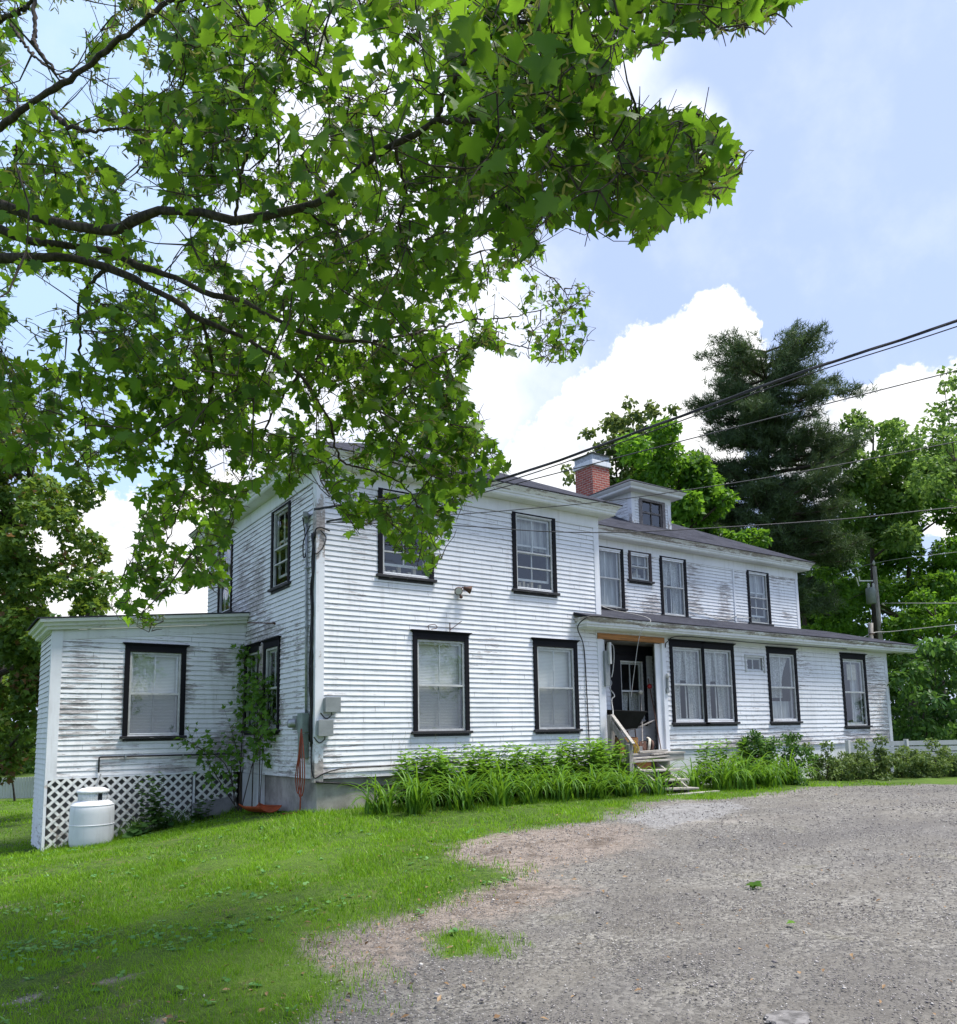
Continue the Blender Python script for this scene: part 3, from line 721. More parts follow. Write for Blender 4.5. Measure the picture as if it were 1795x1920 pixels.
wearall(mb, lambda p: .42); mb.build('eave', 'eave', house)

# ------------------------------------------------------------------ windows
def window(key, style='blind', sill=True, cap=True, mat='black', label=None, div=True, raised=0.0, cwL=None, cwR=None, parent=None):
    fr, s0, s1, z0, z1 = wins[key]; cw = .097 if mat != 'alu' else .05
    cl = cw if cwL is None else cwL; cr = cw if cwR is None else cwR
    sh = .055 if sill else .02; hh = .13 if cap else .035
    a0, a1, b0, b1 = s0+cl, s1-cr, z0+sh, z1-hh
    mb = MB(); B = lambda *q: fr.box(mb, *q)
    B(s0, a0, -.01, .042, z0+sh, z1-.0); B(a1, s1, -.01, .042, z0+sh, z1-.0); B(a0, a1, -.01, .0405, b1, z1-.002)
    # jamb lining
    B(a0-.02, a0, -.14, -.011, b0, b1); B(a1, a1+.02, -.14, -.011, b0, b1); B(a0, a1, -.14, -.011, b1, b1+.02); B(a0, a1, -.14, -.011, b0-.02, b0)
    if cap:
        for k, (e, oo, zz) in enumerate(((.015, .052, .0), (.035, .068, .018), (.055, .085, .034))): B(s0-e, s1+e, -.005, oo, z1-.002+zz-.018+.018, z1+zz+.016)
    w = mb.build('window', mat, parent or house, bevel=.004)
    if label: w['label'] = label
    if sill:
        mb = MB(); B(s0-.045, s1+.045, -.012, .085, z0, z0+sh-.002); B(s0+.01, s1-.01, -.012, .03, z0-.05, z0-.002); mb.build('sill', 'blacksill', w, bevel=.006)
    # storm frame
    mb = MB(); t = .042; zm = b0+(b1-b0)*.50
    B(a0+.002, a0+t, -.03, .012, b0+.002, b1-.002); B(a1-t, a1-.002, -.03, .012, b0+.002, b1-.002)
    B(a0+t, a1-t, -.03, .0115, b0+.002, b0+t); B(a0+t, a1-t, -.03, .0115, b1-t, b1-.002)
    if div: B(a0+t, a1-t, -.028, .010, zm-.018, zm+.018)
    if raised: B(a0+t, a1-t, -.028, .009, b0+(b1-b0)*raised-.014, b0+(b1-b0)*raised+.014)
    mb.build('storm_frame', 'alu', w)
    mb = MB(); mb.quad(fr.P(a0+t, -.012, b0+t), fr.P(a1-t, -.012, b0+t), fr.P(a1-t, -.012, b1-t), fr.P(a0+t, -.012, b1-t)); mb.build('pane', 'glass', w)
    # sash with one upright bar in each half
    mb = MB(); q = a0+t; r = a1-t; c = (q+r)/2; up = (b1-b0)*.0
    def sash(za, zb, o):
        B(q, q+.035, o-.03, o, za, zb); B(r-.035, r, o-.03, o, za, zb); B(q+.035, r-.035, o-.03, o-.001, za, za+.05); B(q+.035, r-.035, o-.03, o-.001, zb-.04, zb)
        if r-q > .5: B(c-.012, c+.012, o-.026, o-.004, za+.05, zb-.04)
    if div:
        sash(zm-.02, b1-t, -.045); lo = raised*.35*(b1-b0) if raised else 0
        sash(b0+t+lo, zm+.02+lo, -.085)
    else: sash(b0+t, b1-t, -.05)
    mb.build('sash', 'sash', w)
    # what hangs behind the glass
    def fold(mat, za, zb, f0=0., f1=1., amp=.02, n=40, oo=-.17, gather=0.):
        mb = MB(); rows = 8; pts = []
        for k in range(rows+1):
            tt = k/rows; z = zb+(za-zb)*tt
            for i in range(n+1):
                x = f0+(f1-f0)*i/n; x = f0+(x-f0)*(1-gather*math.sin(min(1, tt*1.3)*PI/2))
                pts.append(fr.P(q-.02+(r-q+.04)*x, oo+amp*math.sin(i*1.55+3*math.sin(i*.37))*(.5+tt*.5), z))
        mb.add(pts, [(k*(n+1)+i, k*(n+1)+i+1, (k+1)*(n+1)+i+1, (k+1)*(n+1)+i) for k in range(rows) for i in range(n)])
        mb.build('curtain', mat, w, True)
    if style == 'blind':
        mb = MB(); mb.quad(fr.P(q-.02, -.15, b0+.03), fr.P(r+.02, -.15, b0+.03), fr.P(r+.02, -.15, b1-.03), fr.P(q-.02, -.15, b1-.03)); mb.build('blind', 'blind', w)
        mb = MB(); mb.quad(fr.P(q, -.020, b0+t), fr.P(r, -.020, b0+t), fr.P(r, -.020, zm), fr.P(q, -.020, zm)); mb.build('insect_screen', 'screen', w)
    elif style == 'lace':
        fold('lace', b0+.06, b1-.03, -.02, .50, .030, 26, -.16, .30); fold('lace', b0+.09, b1-.03, 1.02, .52, .030, 26, -.165, .22); fold('lace', zm+.12, b1-.02, 0, 1, .03, 40, -.22)
    elif style == 'lowlace': fold('lace', b0+.04, zm-.03, -.02, .52, .026, 26, -.16, .15); fold('lace', b0+.04, zm-.03, 1.02, .54, .026, 26, -.165, .1)
    elif style == 'grey': fold('greycurtain', b0+.02, b1-.02, -.02, 1.02, .022)
    elif style == 'half': fold('greycurtain', b0+.02, b1-.02, -.02, .55, .02)
    elif style == 'drape': fold('lace', b0+.35*(b1-b0), b1-.02, -.02, 1.02, .03, 40, -.18, .35); fold('greycurtain', b0+.02, b0+.3*(b1-b0), -.02, 1.02, .02)
    elif style == 'paper':
        mb = MB(); fr.box(mb, q+.40*(r-q), q+.86*(r-q), -.135, -.13, zm+.38*(b1-zm), zm+.86*(b1-zm)); mb.build('paper', 'cream', w); fold('greycurtain', b0+.02, b1-.02, .62, 1.02, .02, 24, -.2)
    elif style == 'clutter':
        fold('greycurtain', zm+.1, b1-.02, -.02, 1.02, .02)
        mb = MB()
        for k in range(7): fr.box(mb, q+(r-q)*(.05+.12*k), q+(r-q)*(.12+.12*k), -.24, -.17, b0+.03, b0+.1+.22*rnd.random())
        mb.build('clutter', 'cream', w)
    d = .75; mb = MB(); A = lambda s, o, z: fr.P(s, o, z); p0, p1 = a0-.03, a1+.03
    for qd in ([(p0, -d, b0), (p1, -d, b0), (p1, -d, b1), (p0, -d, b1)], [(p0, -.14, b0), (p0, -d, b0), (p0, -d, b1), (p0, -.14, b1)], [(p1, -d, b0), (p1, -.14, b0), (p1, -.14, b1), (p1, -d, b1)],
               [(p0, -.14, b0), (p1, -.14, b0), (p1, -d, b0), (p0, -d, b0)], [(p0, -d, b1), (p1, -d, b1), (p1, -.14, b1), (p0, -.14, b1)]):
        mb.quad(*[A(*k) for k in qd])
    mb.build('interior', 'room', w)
    return w
window('fl', 'blind'); window('fr', 'blind')
window('ul', 'clutter', cap=False, raised=.28, label='window half hidden by maple leaves'); window('ur', 'clutter', cap=False, raised=.30)
window('la', 'none', cap=False, raised=.30); window('lb', 'none', cap=False); window('l1', 'half', label='window tangled in vines'); window('l2', 'grey', label='window tangled in vines')
window('el', 'blind')
window('u1', 'grey', cap=False); window('us', 'clutter', cap=False, mat='brown', label='small brown-framed window'); window('u2', 'lace', cap=False); window('u3', 'clutter', cap=False, raised=.3)
window('w1', 'lace', label='left half of the paired lace-curtained window', cwR=.06); window('w1b', 'lace', label='right half of the paired lace-curtained window', cwL=.06)
window('sv', 'none', sill=False, cap=False, mat='alu', label='small high grey-framed window', div=False); window('w2', 'drape'); window('w3', 'paper', label='tall window with a paper behind its glass')
window('dw', 'lowlace', label='dark-framed window inside the porch')
mb = MB(); mb.box(-.048, .0, 2.665, 2.895, .80, 2.62); wearall(mb, lambda p: .98); o = mb.build('window_mullion', 'trim', house); o['label'] = 'badly peeling white post between the vine windows'

# ------------------------------------------------------------------ dormer and chimney
dm_ = MB(); ZR = lambda y: 5.905+.51*(y-(YW-.44))
D0, D1, DY, DT = 10.73, 12.33, 2.60, 7.42
dorm = MB(); fr = Fr((0, DY, 0), FX, FN); ex = .085
def dwall(fr, s0, s1, hl, botf):
    z = 6.5
    while z < DT:
        cs = sorted(set(list(np.linspace(s0, s1, 8))+[c for h in hl for c in h[:2]]))
        for a, b in zip(cs[:-1], cs[1:]):
            m_ = (a+b)/2
            if any(h[0] < m_ < h[1] and h[2] < z+.04 < h[3] for h in hl): continue
            la, lb = botf(a), botf(b)
            p = lambda s, o, zz, l: fr.P(s, o, max(zz, l))
            i = dorm.add([p(a, .016, z, la), p(b, .016, z, lb), p(b, .004, z+ex, lb), p(a, .004, z+ex, la)], [(0, 1, 2, 3)], 0)
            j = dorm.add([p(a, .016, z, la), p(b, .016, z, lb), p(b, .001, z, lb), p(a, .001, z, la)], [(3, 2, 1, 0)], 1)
            for q in range(8): dorm.w[i+q] = .62
        z += ex
DWH = (11.02, 12.10, 6.62, 7.46)
dwall(fr, D0+.10, D1-.10, [(DWH[0]+.06, DWH[1]-.06, DWH[2], DWH[3])], lambda s: ZR(DY)+.0)
dwall(Fr((D0, 0, 0), LU, LN), DY, 5.5, [], lambda s: ZR(s)); dwall(Fr((D1, 0, 0), LU, -LN), DY, 5.5, [], lambda s: ZR(s))
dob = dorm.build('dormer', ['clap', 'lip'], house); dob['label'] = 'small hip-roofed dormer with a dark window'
mb = MB()
for x0, x1 in ((D0-.02, D0+.105), (D1-.105, D1+.02)):
    mb.box(x0, x1, DY-.026, DY+.03, 6.58, 7.40)
mb.box(D0-.022, D0, DY+.031, DY+.13, 6.6, 7.4); mb.box(D1, D1+.022, DY+.031, DY+.13, 6.6, 7.4)
wearall(mb, lambda p: .7*(p[2] < 6.9)+.2); mb.build('dormer_trim', 'trim', dob)
mb = MB(); mb.box(D0-.03, D1+.03, DY-.032, DY+.02, 7.401, 7.585); mb.box(D0-.031, D0+.02, DY+.021, 5.2, 7.401, 7.585); mb.box(D1-.02, D1+.031, DY+.021, 5.2, 7.401, 7.585)
DP = [(.0, 7.588), (.26, 7.595), (.28, 7.62), (.285, 7.665), (.33, 7.70), (.36, 7.735), (.37, 7.76)]
eave_ring(mb, D0, D1, DY, 6.2, 0, 0, DP, 'flr'); wearall(mb, lambda p: .22); mb.build('dormer_eave', 'eave', dob)
mb = MB(); hip(mb, D0-.38, D1+.38, DY-.38, 6.6, 7.775, .48); edge_strip(mb, [(D0-.38, 6, 7.775), (D0-.38, DY-.38, 7.775), (D1+.38, DY-.38, 7.775), (D1+.38, 6, 7.775)], .018); mb.build('dormer_roof', 'shingle', dob)
mb = MB(); B = lambda *q: fr.box(mb, *q); a, b, c, d = DWH
B(a, a+.12, -.02, .035, c+.05, d); B(b-.12, b, -.02, .035, c+.05, d); B(a+.12, b-.12, -.02, .034, d-.07, d-.002); B(a-.03, b+.03, -.02, .06, c, c+.05)
B(a+.12, b-.12, -.05, -.01, (c+d)/2-.0, (c+d)/2+.05); B(a+.12, a+.16, -.05, -.012, c+.05, d-.07); B(b-.16, b-.12, -.05, -.012, c+.05, d-.07); B((a+b)/2-.018, (a+b)/2+.018, -.05, -.014, c+.05, d-.07)
mb.build('dormer_window', simple('dormer_sash', (.15, .135, .135), .7, .4, 9), dob)
mb = MB(); mb.quad(fr.P(a+.1, -.04, c+.05), fr.P(b-.1, -.04, c+.05), fr.P(b-.1, -.04, d-.05), fr.P(a+.1, -.04, d-.05)); mb.build('dormer_pane', 'glass', dob)
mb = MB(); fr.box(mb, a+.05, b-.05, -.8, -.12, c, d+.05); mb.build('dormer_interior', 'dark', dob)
CX0, CX1, CY0, CY1 = 10.59, 11.29, 4.02, 4.80
mb = MB()
for (p0, p1, L) in (((CX0, CY0), (CX1, CY0), .7), ((CX1, CY0), (CX1, CY1), .78), ((CX1, CY1), (CX0, CY1), .7), ((CX0, CY1), (CX0, CY0), .78)):
    mb.quad((*p0, 6.6), (*p1, 6.6), (*p1, 8.80), (*p0, 8.80), 0, [[(0, 0), (L, 0), (L, 2.2), (0, 2.2)]])
ch = mb.build('chimney', 'brick', house); ch['label'] = 'square red brick chimney'
mb = MB(); mb.box(CX0-.05, CX1+.05, CY0-.05, CY1+.05, 8.80, 8.97); mb.build('chimney_cap', 'trim', ch, bevel=.02)
mb = MB(); x0, x1, y0, y1 = CX0-.02, CX1+.02, CY0-.02, CY1+.02
for x in (x0+.03, x1-.06):
    for y in (y0+.03, y1-.06): mb.box(x, x+.03, y, y+.03, 8.97, 9.2)
hip(mb, x0-.06, x1+.06, y0-.06, y1+.06, 9.17, .22); mb.quad((x0-.06, y0-.06, 9.165), (x1+.06, y0-.06, 9.165), (x1+.06, y1+.06, 9.165), (x0-.06, y1+.06, 9.165))
mb.box(x0+.01, x1-.01, y0+.01, y1-.01, 8.972, 9.16)
mb.build('chimney_hood', 'galv', ch)

# ------------------------------------------------------------------ porch recess
mb = MB(); mb.box(6.76, 6.93, -.03, .05, -.2, 2.82); mb.box(6.93, 6.975, -.012, .05, .2, 2.81); wearall(mb, lambda p: .35); mb.build('porch_post', 'trim', house); mb = MB(); mb.box(8.84, 8.97, -.03, .04, .22, 2.9); mb.box(8.66, 8.84, .03, .06, .28, 2.81)
wearall(mb, lambda p: .35); o = mb.build('porch_post', 'trim', house)
mb = MB(); mb.box(6.75, 8.92, -.055, .03, 2.825, 2.955); o = mb.build('porch_beam', 'orangewood', house, bevel=.004); o['label'] = 'raw orange lumber beam over the porch opening'
mb = MB(); mb.box(6.93, 9.18, .04, .62, 2.80, 2.84); mb.box(9.14, 9.18, .05, .62, .25, 2.8); mb.box(6.90, 6.94, .05, .62, .25, 2.8); mb.build('porch_lining', 'porchshade', house)
mb = MB(); mb.box(7.55, 9.12, .545, .575, 2.795-.22, 2.798); mb.box(7.70, 7.925, .55, .575, .55, 2.574); o = mb.build('porch_header_shade', 'black', house); o['label'] = 'black boards framing the porch window, standing in for shadow around it'  # part casing, part black stand-in for the shadow deep in the recess
mb = MB()
for k in range(9):
    y = -.48+k*.125; mb.box(6.78, 8.98-.02*(k % 3), y, y+.118, .20+.004*(k % 2), .24+.004*(k % 2))
mb.box(6.80, 8.95, -.46, -.42, .04, .196); mb.box(6.80, 8.95, -.02, .02, -.6, .196); o = mb.build('porch_deck', 'deckwood', house, bevel=.003)
# lattice skirt of the ell
def latt(x0, x1, y=YE-.015):
    mb = MB(); zt = .02; w = .05; pt = .138*math.sqrt(2)
    bz = lambda x: gz(x, YE)+.04
    c = x0-3
    for sgn, oy in ((1, 0.0), (-1, .011)):
        c = x0-2.2
        while c < x1+2.2:
            # line x = c + sgn*t, z = zt - t
            ts = np.linspace(0, 1.6, 80); xs = c+sgn*ts; zs = zt-ts; ok = (xs > x0+.02) & (xs < x1-.02) & (zs > np.array([bz(x) for x in xs]))
            if ok.sum() > 1:
                i = np.where(ok)[0]; a, b = ts[i[0]], ts[i[-1]]
                mb.beam((c+sgn*a, y-oy, zt-a), (c+sgn*b, y-oy, zt-b), .008, w, (1*sgn, 0, 1))
            c += pt
    wearall(mb, lambda p: .25+.3*(p[2] < -.7)); return mb.build('lattice_panel', 'lattice', house)
latt(-3.745, -1.06); latt(-1.02, -.12)
mb = MB(); mb.box(XL-.01, -.05, YE-.02, YE+.04, .02, .075); mb.box(-1.06, -1.02, YE-.03, YE+.02, gz(-1, YE)-.1, .02); mb.box(XL-.03, XL+.02, YE-.03, YE+.02, -1.5, .0); wearall(mb, lambda p: .5); mb.build('lattice_frame', 'trim', house)
mb = MB(); mb.box(XL+.05, -.1, YE+.16, YE+.20, -1.6, .1); mb.build('crawl_space', 'slab', house)
# ------------------------------------------------------------------ things on and around the house
# propane cylinder
tx, ty = -3.02, 3.32; tz = gz(tx, ty)-.02
t = thing('propane_tank', (tx, ty, tz), 'squat white propane cylinder standing on the grass against the lattice', 'gas tank')
mb = MB(); mb.lathe((tx, ty, tz), [(.30, 0), (.36, .03), (.375, .10), (.38, .20), (.38, .62), (.378, .70), (.365, .76), (.33, .81), (.26, .845), (.15, .855)], 40)
wearall(mb, lambda p: .62*max(0, 1-(p[2]-tz)/.30)-.12); mb.build('body', 'tank', t, True)
mb = MB(); mb.lathe((tx, ty, tz), [(.381, .40), (.386, .405), (.386, .415), (.381, .42)], 40); mb.lathe((tx, ty, tz), [(.366, .755), (.374, .762), (.366, .772)], 40); wearall(mb, lambda p: .2); mb.build('weld_seam', 'tank', t, True)
mb = MB(); c = []
for a0, a1 in ((-60, 150), (170, 280)):
    n = 16
    for k in range(n):
        t0, t1 = math.radians(a0+(a1-a0)*k/n), math.radians(a0+(a1-a0)*(k+1)/n)
        for ra, rb in ((.255, .250),):
            P = [(tx+r*math.cos(q), ty+r*math.sin(q), tz+z) for q in (t0, t1) for r, z in ((ra, .83), (ra, 1.0), (rb, 1.0), (rb, .83))]
            mb.hexa([P[0], P[4], P[7], P[3], P[1], P[5], P[6], P[2]])
mb.build('collar', 'tank', t, True)
mb = MB(); mb.lathe((tx, ty, tz+.985), [(.275, 0), (.282, .015), (.275, .045), (.20, .085), (.08, .10)], 32); mb.build('lid', 'tank', t, True)
mb = MB(); mb.lathe((tx, ty, tz+.83), [(.05, 0), (.05, .08), (.09, .1), (.02, .12)], 12); mb.tube([(tx, ty, tz+.88), (tx-.05, ty+.12, tz+.95), (tx+.12, ty+.35, tz+1.1), (tx+.20, YE-.04, tz+1.3)], .012, 6); mb.build('valve', 'galv', t)
# gas pipe on the ell wall
y = YE-.045
t = thing('gas_pipe', (-1.6, y, .40), 'thin black gas pipe running along the clapboards above the lattice', 'pipe')
mb = MB(); mb.tube([(-2.86, y, .12), (-2.86, y, .40), (-2.84, y-.005, .415), (-.10, y, .405)], .016, 8); mb.build('pipe_run', 'cable', t)
for x in (-2.4, -1.3): mb = MB(); mb.box(x, x+.03, y-.022, y+.05, .36, .43); mb.build('pipe_clip', 'galv', t)
# electric service on the left wall
t = thing('electric_meter', (-.08, .5, .9), 'grey-green electric meter box with round glass meter on the clapboards', 'electric meter')
mb = MB(); mb.box(-.15, -.022, .26, .46, .36, .80); mb.box(-.155, -.022, .25, .48, .81, 1.16); mb.build('meter_box', 'greenmetal', t, bevel=.01)
mb = MB(); mb.box(-.16, -.022, .50, .70, .86, 1.12); mb.build('meter_socket', 'greymetal', t, bevel=.01)
mb = MB(); mb.lathe((-.16, .60, .98), [(.085, 0), (.085, -.02), (.078, -.03), (.078, -.10), (.06, -.12), (.01, -.125)], 20, 0, 'x'); mb.build('meter_glass', 'galv', t, True)
t = thing('service_mast', (-.06, .33, 1.2), 'grey conduit mast with hooded weatherhead rising beside the corner board', 'conduit')
mb = MB(); mb.tube([(-.055, .30, 1.14), (-.055, .33, 2.6), (-.055, .36, 4.0), (-.055, .37, 4.68)], .026, 10); mb.build('conduit', 'galv', t, True)
mb = MB(); mb.lathe((-.06, .37, 4.66), [(.032, 0), (.05, .04), (.06, .10), (.055, .17), (.02, .20)], 14); mb.beam((-.06, .36, 4.80), (-.16, .18, 4.78), .09, .10); mb.build('weatherhead', 'greymetal', t, bevel=.01)
for z in (1.6, 2.7, 3.8): mb = MB(); mb.box(-.09, -.012, .30, .40, z, z+.03); mb.build('strap', 'galv', t)
t = thing('cable_bundle', (-.06, .08, .4), 'thick black bundle of cables running down beside the house corner', 'cable')
mb = MB()
q = random.Random(3)
for k in range(7):
    a = q.random()*6; r = .012+.02*q.random()
    pts = [(-.035-.04*q.random(), .05+.09*q.random()-.04*(z > 3.5), z) for z in np.linspace(4.42-.1*k*q.random(), .55+.2*q.random(), 13)]
    mb.tube(bez(pts, 40), .010+.010*q.random(), 5)
mb.tube(bez([(-.04, .02, 4.3), (-.05, -.05, 4.45), (.05, -.06, 4.5), (.22, -.05, 4.46)], 16), .014, 5)
mb.tube(bez([(-.04, .03, 4.1), (-.04, -.05, 4.0), (.08, -.05, 4.12), (.15, -.05, 4.32), (.04, -.06, 4.45)], 16), .010, 5)
mb.tube(bez([(-.05, .20, 4.6), (-.14, .30, 4.3), (-.13, .32, 4.0), (-.07, .36, 4.1), (-.07, .42, 4.5), (-.14, .36, 4.76)], 24), .012, 5)
mb.build('cable_run', 'cable', t, True)
mb = MB(); mb.tube(bez([(-.04, .08, .7), (-.06, .04, .3), (-.03, -.02, .03), (.15, -.05, .10), (.5, -.06, .17), (1.2, -.055, .18), (2.4, -.06, .22), (3.4, -.06, .17)], 40), .013, 5); mb.tube(bez([(.0, -.03, -.05), (.5, -.0, -.10), (.9, .04, -.16), (1.6, .02, -.18)], 20), .02, 5)
mb.build('loose_cable', 'cable', t, True)
for nm, x0, x1, z0, z1, lab in (('utility_box', .125, .40, 1.17, 1.42, 'grey utility box on the siding, upper of two by the corner'), ('utility_box', .0, .26, .75, 1.02, 'grey utility box on the corner board, lower of two')):
    t = thing(nm, (x0, -.1, z0), lab, 'utility box', 'utility boxes at the house corner')
    mb = MB(); mb.box(x0, x1, -.14, -.03, z0, z1); mb.build('case', 'greymetal', t, bevel=.012)
    mb = MB(); mb.box(x0-.01, x1+.01, -.155, -.142, z0-.01, z1+.01); mb.build('cover', 'greymetal', t, bevel=.006)
    mb = MB(); mb.tube(bez([(x0+.14, -.07, z0-.0), (x0+.14, -.07, z0-.06), (x0+.05, -.05, z0-.12), (x0-.05, -.04, z0-.02)], 12), .010, 5); mb.build('lead', 'cable', t)
# orange extension cord
t = thing('extension_cord', (-.12, .25, .9), 'orange extension cord hanging in loose loops below the electric meter', 'cord')
mb = MB(); q = random.Random(5)
for k in range(3):
    y0 = .14+.09*k; zb_ = -.25-.06*q.random()
    mb.tube(bez([(-.17, .23+.01*k, .88), (-.17-.02*q.random(), y0-.06, .45), (-.16, y0-.10+.06*q.random(), .02), (-.18, y0+.02, zb_), (-.17, y0+.16, .03), (-.18, .30, .5), (-.17, .25, .86)], 36), .010, 5)
mb.tube(bez([(-.17, .24, -.2), (-.19, .20, -.40), (-.21, .24, -.56), (-.4, .5, -.60)], 14), .013, 5); mb.build('cord_loops', 'orangecord', t, True)
# orange tray under the saplings, grey slab leaning on the lattice
t = thing('plastic_sled', (-.35, 1.9, -.62), 'orange plastic sled lying on the ground by the foundation', 'sled')
mb = MB(); n = 14
P = lambda s, w: (-.30+w*.20-.03*s, 1.35+s*1.15, gz(-.3, 1.35+s*1.15)+.05+.10*abs(w)**2.5+.12*max(0, s-.75)**1.2*2)
vs = [P(i/n, j/6-1) for i in range(n+1) for j in range(13)]
mb.add(vs, [(i*13+j, i*13+j+1, (i+1)*13+j+1, (i+1)*13+j) for i in range(n) for j in range(12)]); o = mb.build('tray', 'orangeplastic', t, True); s_ = o.modifiers.new('t', 'SOLIDIFY'); s_.thickness = .012
mb = MB(); mb.tube([P(i/n, -1) for i in range(n+1)], .012, 6); mb.tube([P(i/n, 1) for i in range(n+1)], .012, 6); mb.build('rim', 'orangeplastic', t, True)
t = thing('concrete_slab', (-.62, YE-.25, -.95), 'grey half-round concrete slab leaning against the lattice', 'slab')
mb = MB(); c0 = np.array([-.62, YE-.10, -.58]); pr = [(-.50, 0.), (.42, .10)]+[(.42-.92*k/10, .10-.10*k/10-.42*math.sin(PI*k/10)**.75) for k in range(1, 10)]
fr_ = [tuple(c0+np.array([x, -.30*(0.1-z)/.5, z])) for x, z in pr]; bk = [(x, y+.07, z) for x, y, z in fr_]; k = len(pr)
mb.add(fr_+bk, [tuple(range(k)), tuple(range(2*k-1, k-1, -1))]+[(i, i+k, (i+1) % k+k, (i+1) % k) for i in range(k)]); mb.build('slab', 'slab', t, bevel=.01)
# floodlight
t = thing('floodlight', (3.0, -.05, 3.58), 'twin-headed rusty floodlight on the white clapboards between upper windows', 'floodlight')
mb = MB(); mb.lathe((3.02, -.02, 3.60), [(.07, 0), (.07, -.03), (.04, -.05)], 16, 0, 'y'); mb.tube([(3.02, -.06, 3.60), (2.98, -.10, 3.62), (2.93, -.13, 3.60)], .014, 6); mb.tube([(3.02, -.06, 3.60), (3.07, -.11, 3.66), (3.12, -.13, 3.63)], .014, 6); mb.build('bracket', 'rust', t)
for (p, d) in (((2.93, -.12, 3.60), (-.25, -.75, -.35)), ((3.11, -.13, 3.64), (.75, -.35, -.25))):
    mb = MB(); d = np.array(d)/np.linalg.norm(d); a = d; p = np.array(p)
    mb.tube([p-a*.03, p+a*.02, p+a*.06, p+a*.13], [.035, .04, .055, .085], 14); mb.build('lamp_head', 'rust', t, True)
    mb = MB(); mb.tube([p+a*.125, p+a*.135], [.072, .07], 14); mb.build('lens', 'porcelain', t)
mb = MB(); mb.tube([(3.02, -.06, 3.58), (3.03, -.09, 3.48)], .02, 8); mb.ball((3.035, -.10, 3.46), .035); mb.build('motion_sensor', 'rust', t)
# small rusty hooks above the lower front window, bracket over the vine window
t = thing('wall_hook', (2.55, -.05, 2.72), 'rusty bent iron hooks on top of the lower front window', 'hook')
mb = MB(); mb.tube([(2.78, -.07, 2.72), (2.78, -.07, 2.93)], .012, 6); mb.tube([(2.78, -.07, 2.78), (3.0, -.16, 2.96)], .008, 5); mb.build('iron_post', 'rust', t)
mb = MB(); mb.tube(bez([(2.30, -.07, 2.76), (2.28, -.08, 2.84), (2.42, -.10, 2.86), (2.46, -.1, 2.80), (2.34, -.09, 2.77)], 16), .008, 5); mb.build('iron_loop', 'rust', t)
t = thing('wall_bracket', (-.05, 2.4, 3.05), 'thin iron bracket sticking out above the vine-covered window', 'bracket')
mb = MB(); mb.tube([(-.02, 2.05, 2.98), (-.05, 2.05, 3.02)], .02, 6); mb.tube([(-.04, 2.05, 3.0), (-.35, 2.75, 3.08)], .012, 6); mb.build('rod', 'rust', t)
# dark cable dropping at the porch corner
t = thing('drop_cable', (6.4, -.06, .2), 'black cable running down the siding left of the porch', 'cable')
mb = MB(); mb.tube(bez([(7.3, -.47, 3.24), (6.3, -.47, 3.25), (6.02, -.45, 3.18), (6.02, -.2, 3.0), (6.32, -.045, 2.6), (6.36, -.045, 1.6), (6.38, -.045, .6), (6.38, -.06, -.1)], 50), .013, 5); mb.build('cable_run', 'cable', t, True)
t = thing('eave_cable', (9, -.07, 2.95), 'thin black cable sagging along the low addition under its eave', 'cable')
mb = MB(); mb.tube(bez([(8.93, -.06, 2.72), (9.0, -.07, 2.86), (9.3, -.30, 2.985), (12, -.31, 2.96), (14, -.31, 2.97), (16.3, -.30, 2.99)], 40), .012, 5); mb.build('cable_run', 'cable', t, True)
t = thing('loose_wire', (12, YW-.05, 3.85), 'loose pale wires drooping across the worn upper clapboards', 'wire')
mb = MB(); mb.tube(bez([(11.6, YW-.05, 4.1), (12.1, YW-.05, 4.02), (12.7, YW-.04, 3.92), (13.2, YW-.05, 3.90), (13.7, YW-.05, 4.02), (14.3, YW-.05, 4.0)], 30), .008, 4); mb.tube(bez([(8.3, YW-.06, 3.9), (8.4, YW-.4, 3.75), (8.0, -.47, 3.3), (7.72, -.42, 2.95), (7.68, -.2, 2.0), (7.62, -.15, 1.5)], 30), .008, 4); mb.build('wire_run', 'palecable', t)
# pale light box and post on both sides of the porch opening
t = thing('junction_box', (6.98, -.1, 2.2), 'grey junction board with wires on the left porch post', 'junction box')
mb = MB(); mb.box(6.90, 7.03, -.10, -.032, 1.75, 2.55); mb.build('board', 'greymetal', t, bevel=.006)
mb = MB(); mb.box(6.99, 7.05, -.16, -.102, 2.25, 2.74); mb.build('tube_lamp', 'porcelain', t)
mb = MB(); mb.tube(bez([(7.03, -.12, 2.72), (7.13, -.14, 2.66), (7.14, -.14, 2.4), (7.10, -.13, 2.1), (7.06, -.12, 1.95)], 18), .012, 5); mb.build('lead', 'palecable', t)
t = thing('porch_lamp', (8.93, -.08, 1.9), 'narrow pale lamp fitting on the right porch post', 'lamp')
mb = MB(); mb.box(8.90, 8.985, -.075, -.032, 1.62, 1.74); mb.box(8.92, 8.965, -.09, -.032, 1.74, 2.0); mb.build('holder', 'greymetal', t, bevel=.005)
mb = MB(); mb.lathe((8.94, -.08, 1.98), [(.03, 0), (.04, .05), (.035, .10), (.01, .12)], 12); mb.build('bulb', 'porcelain', t, True)
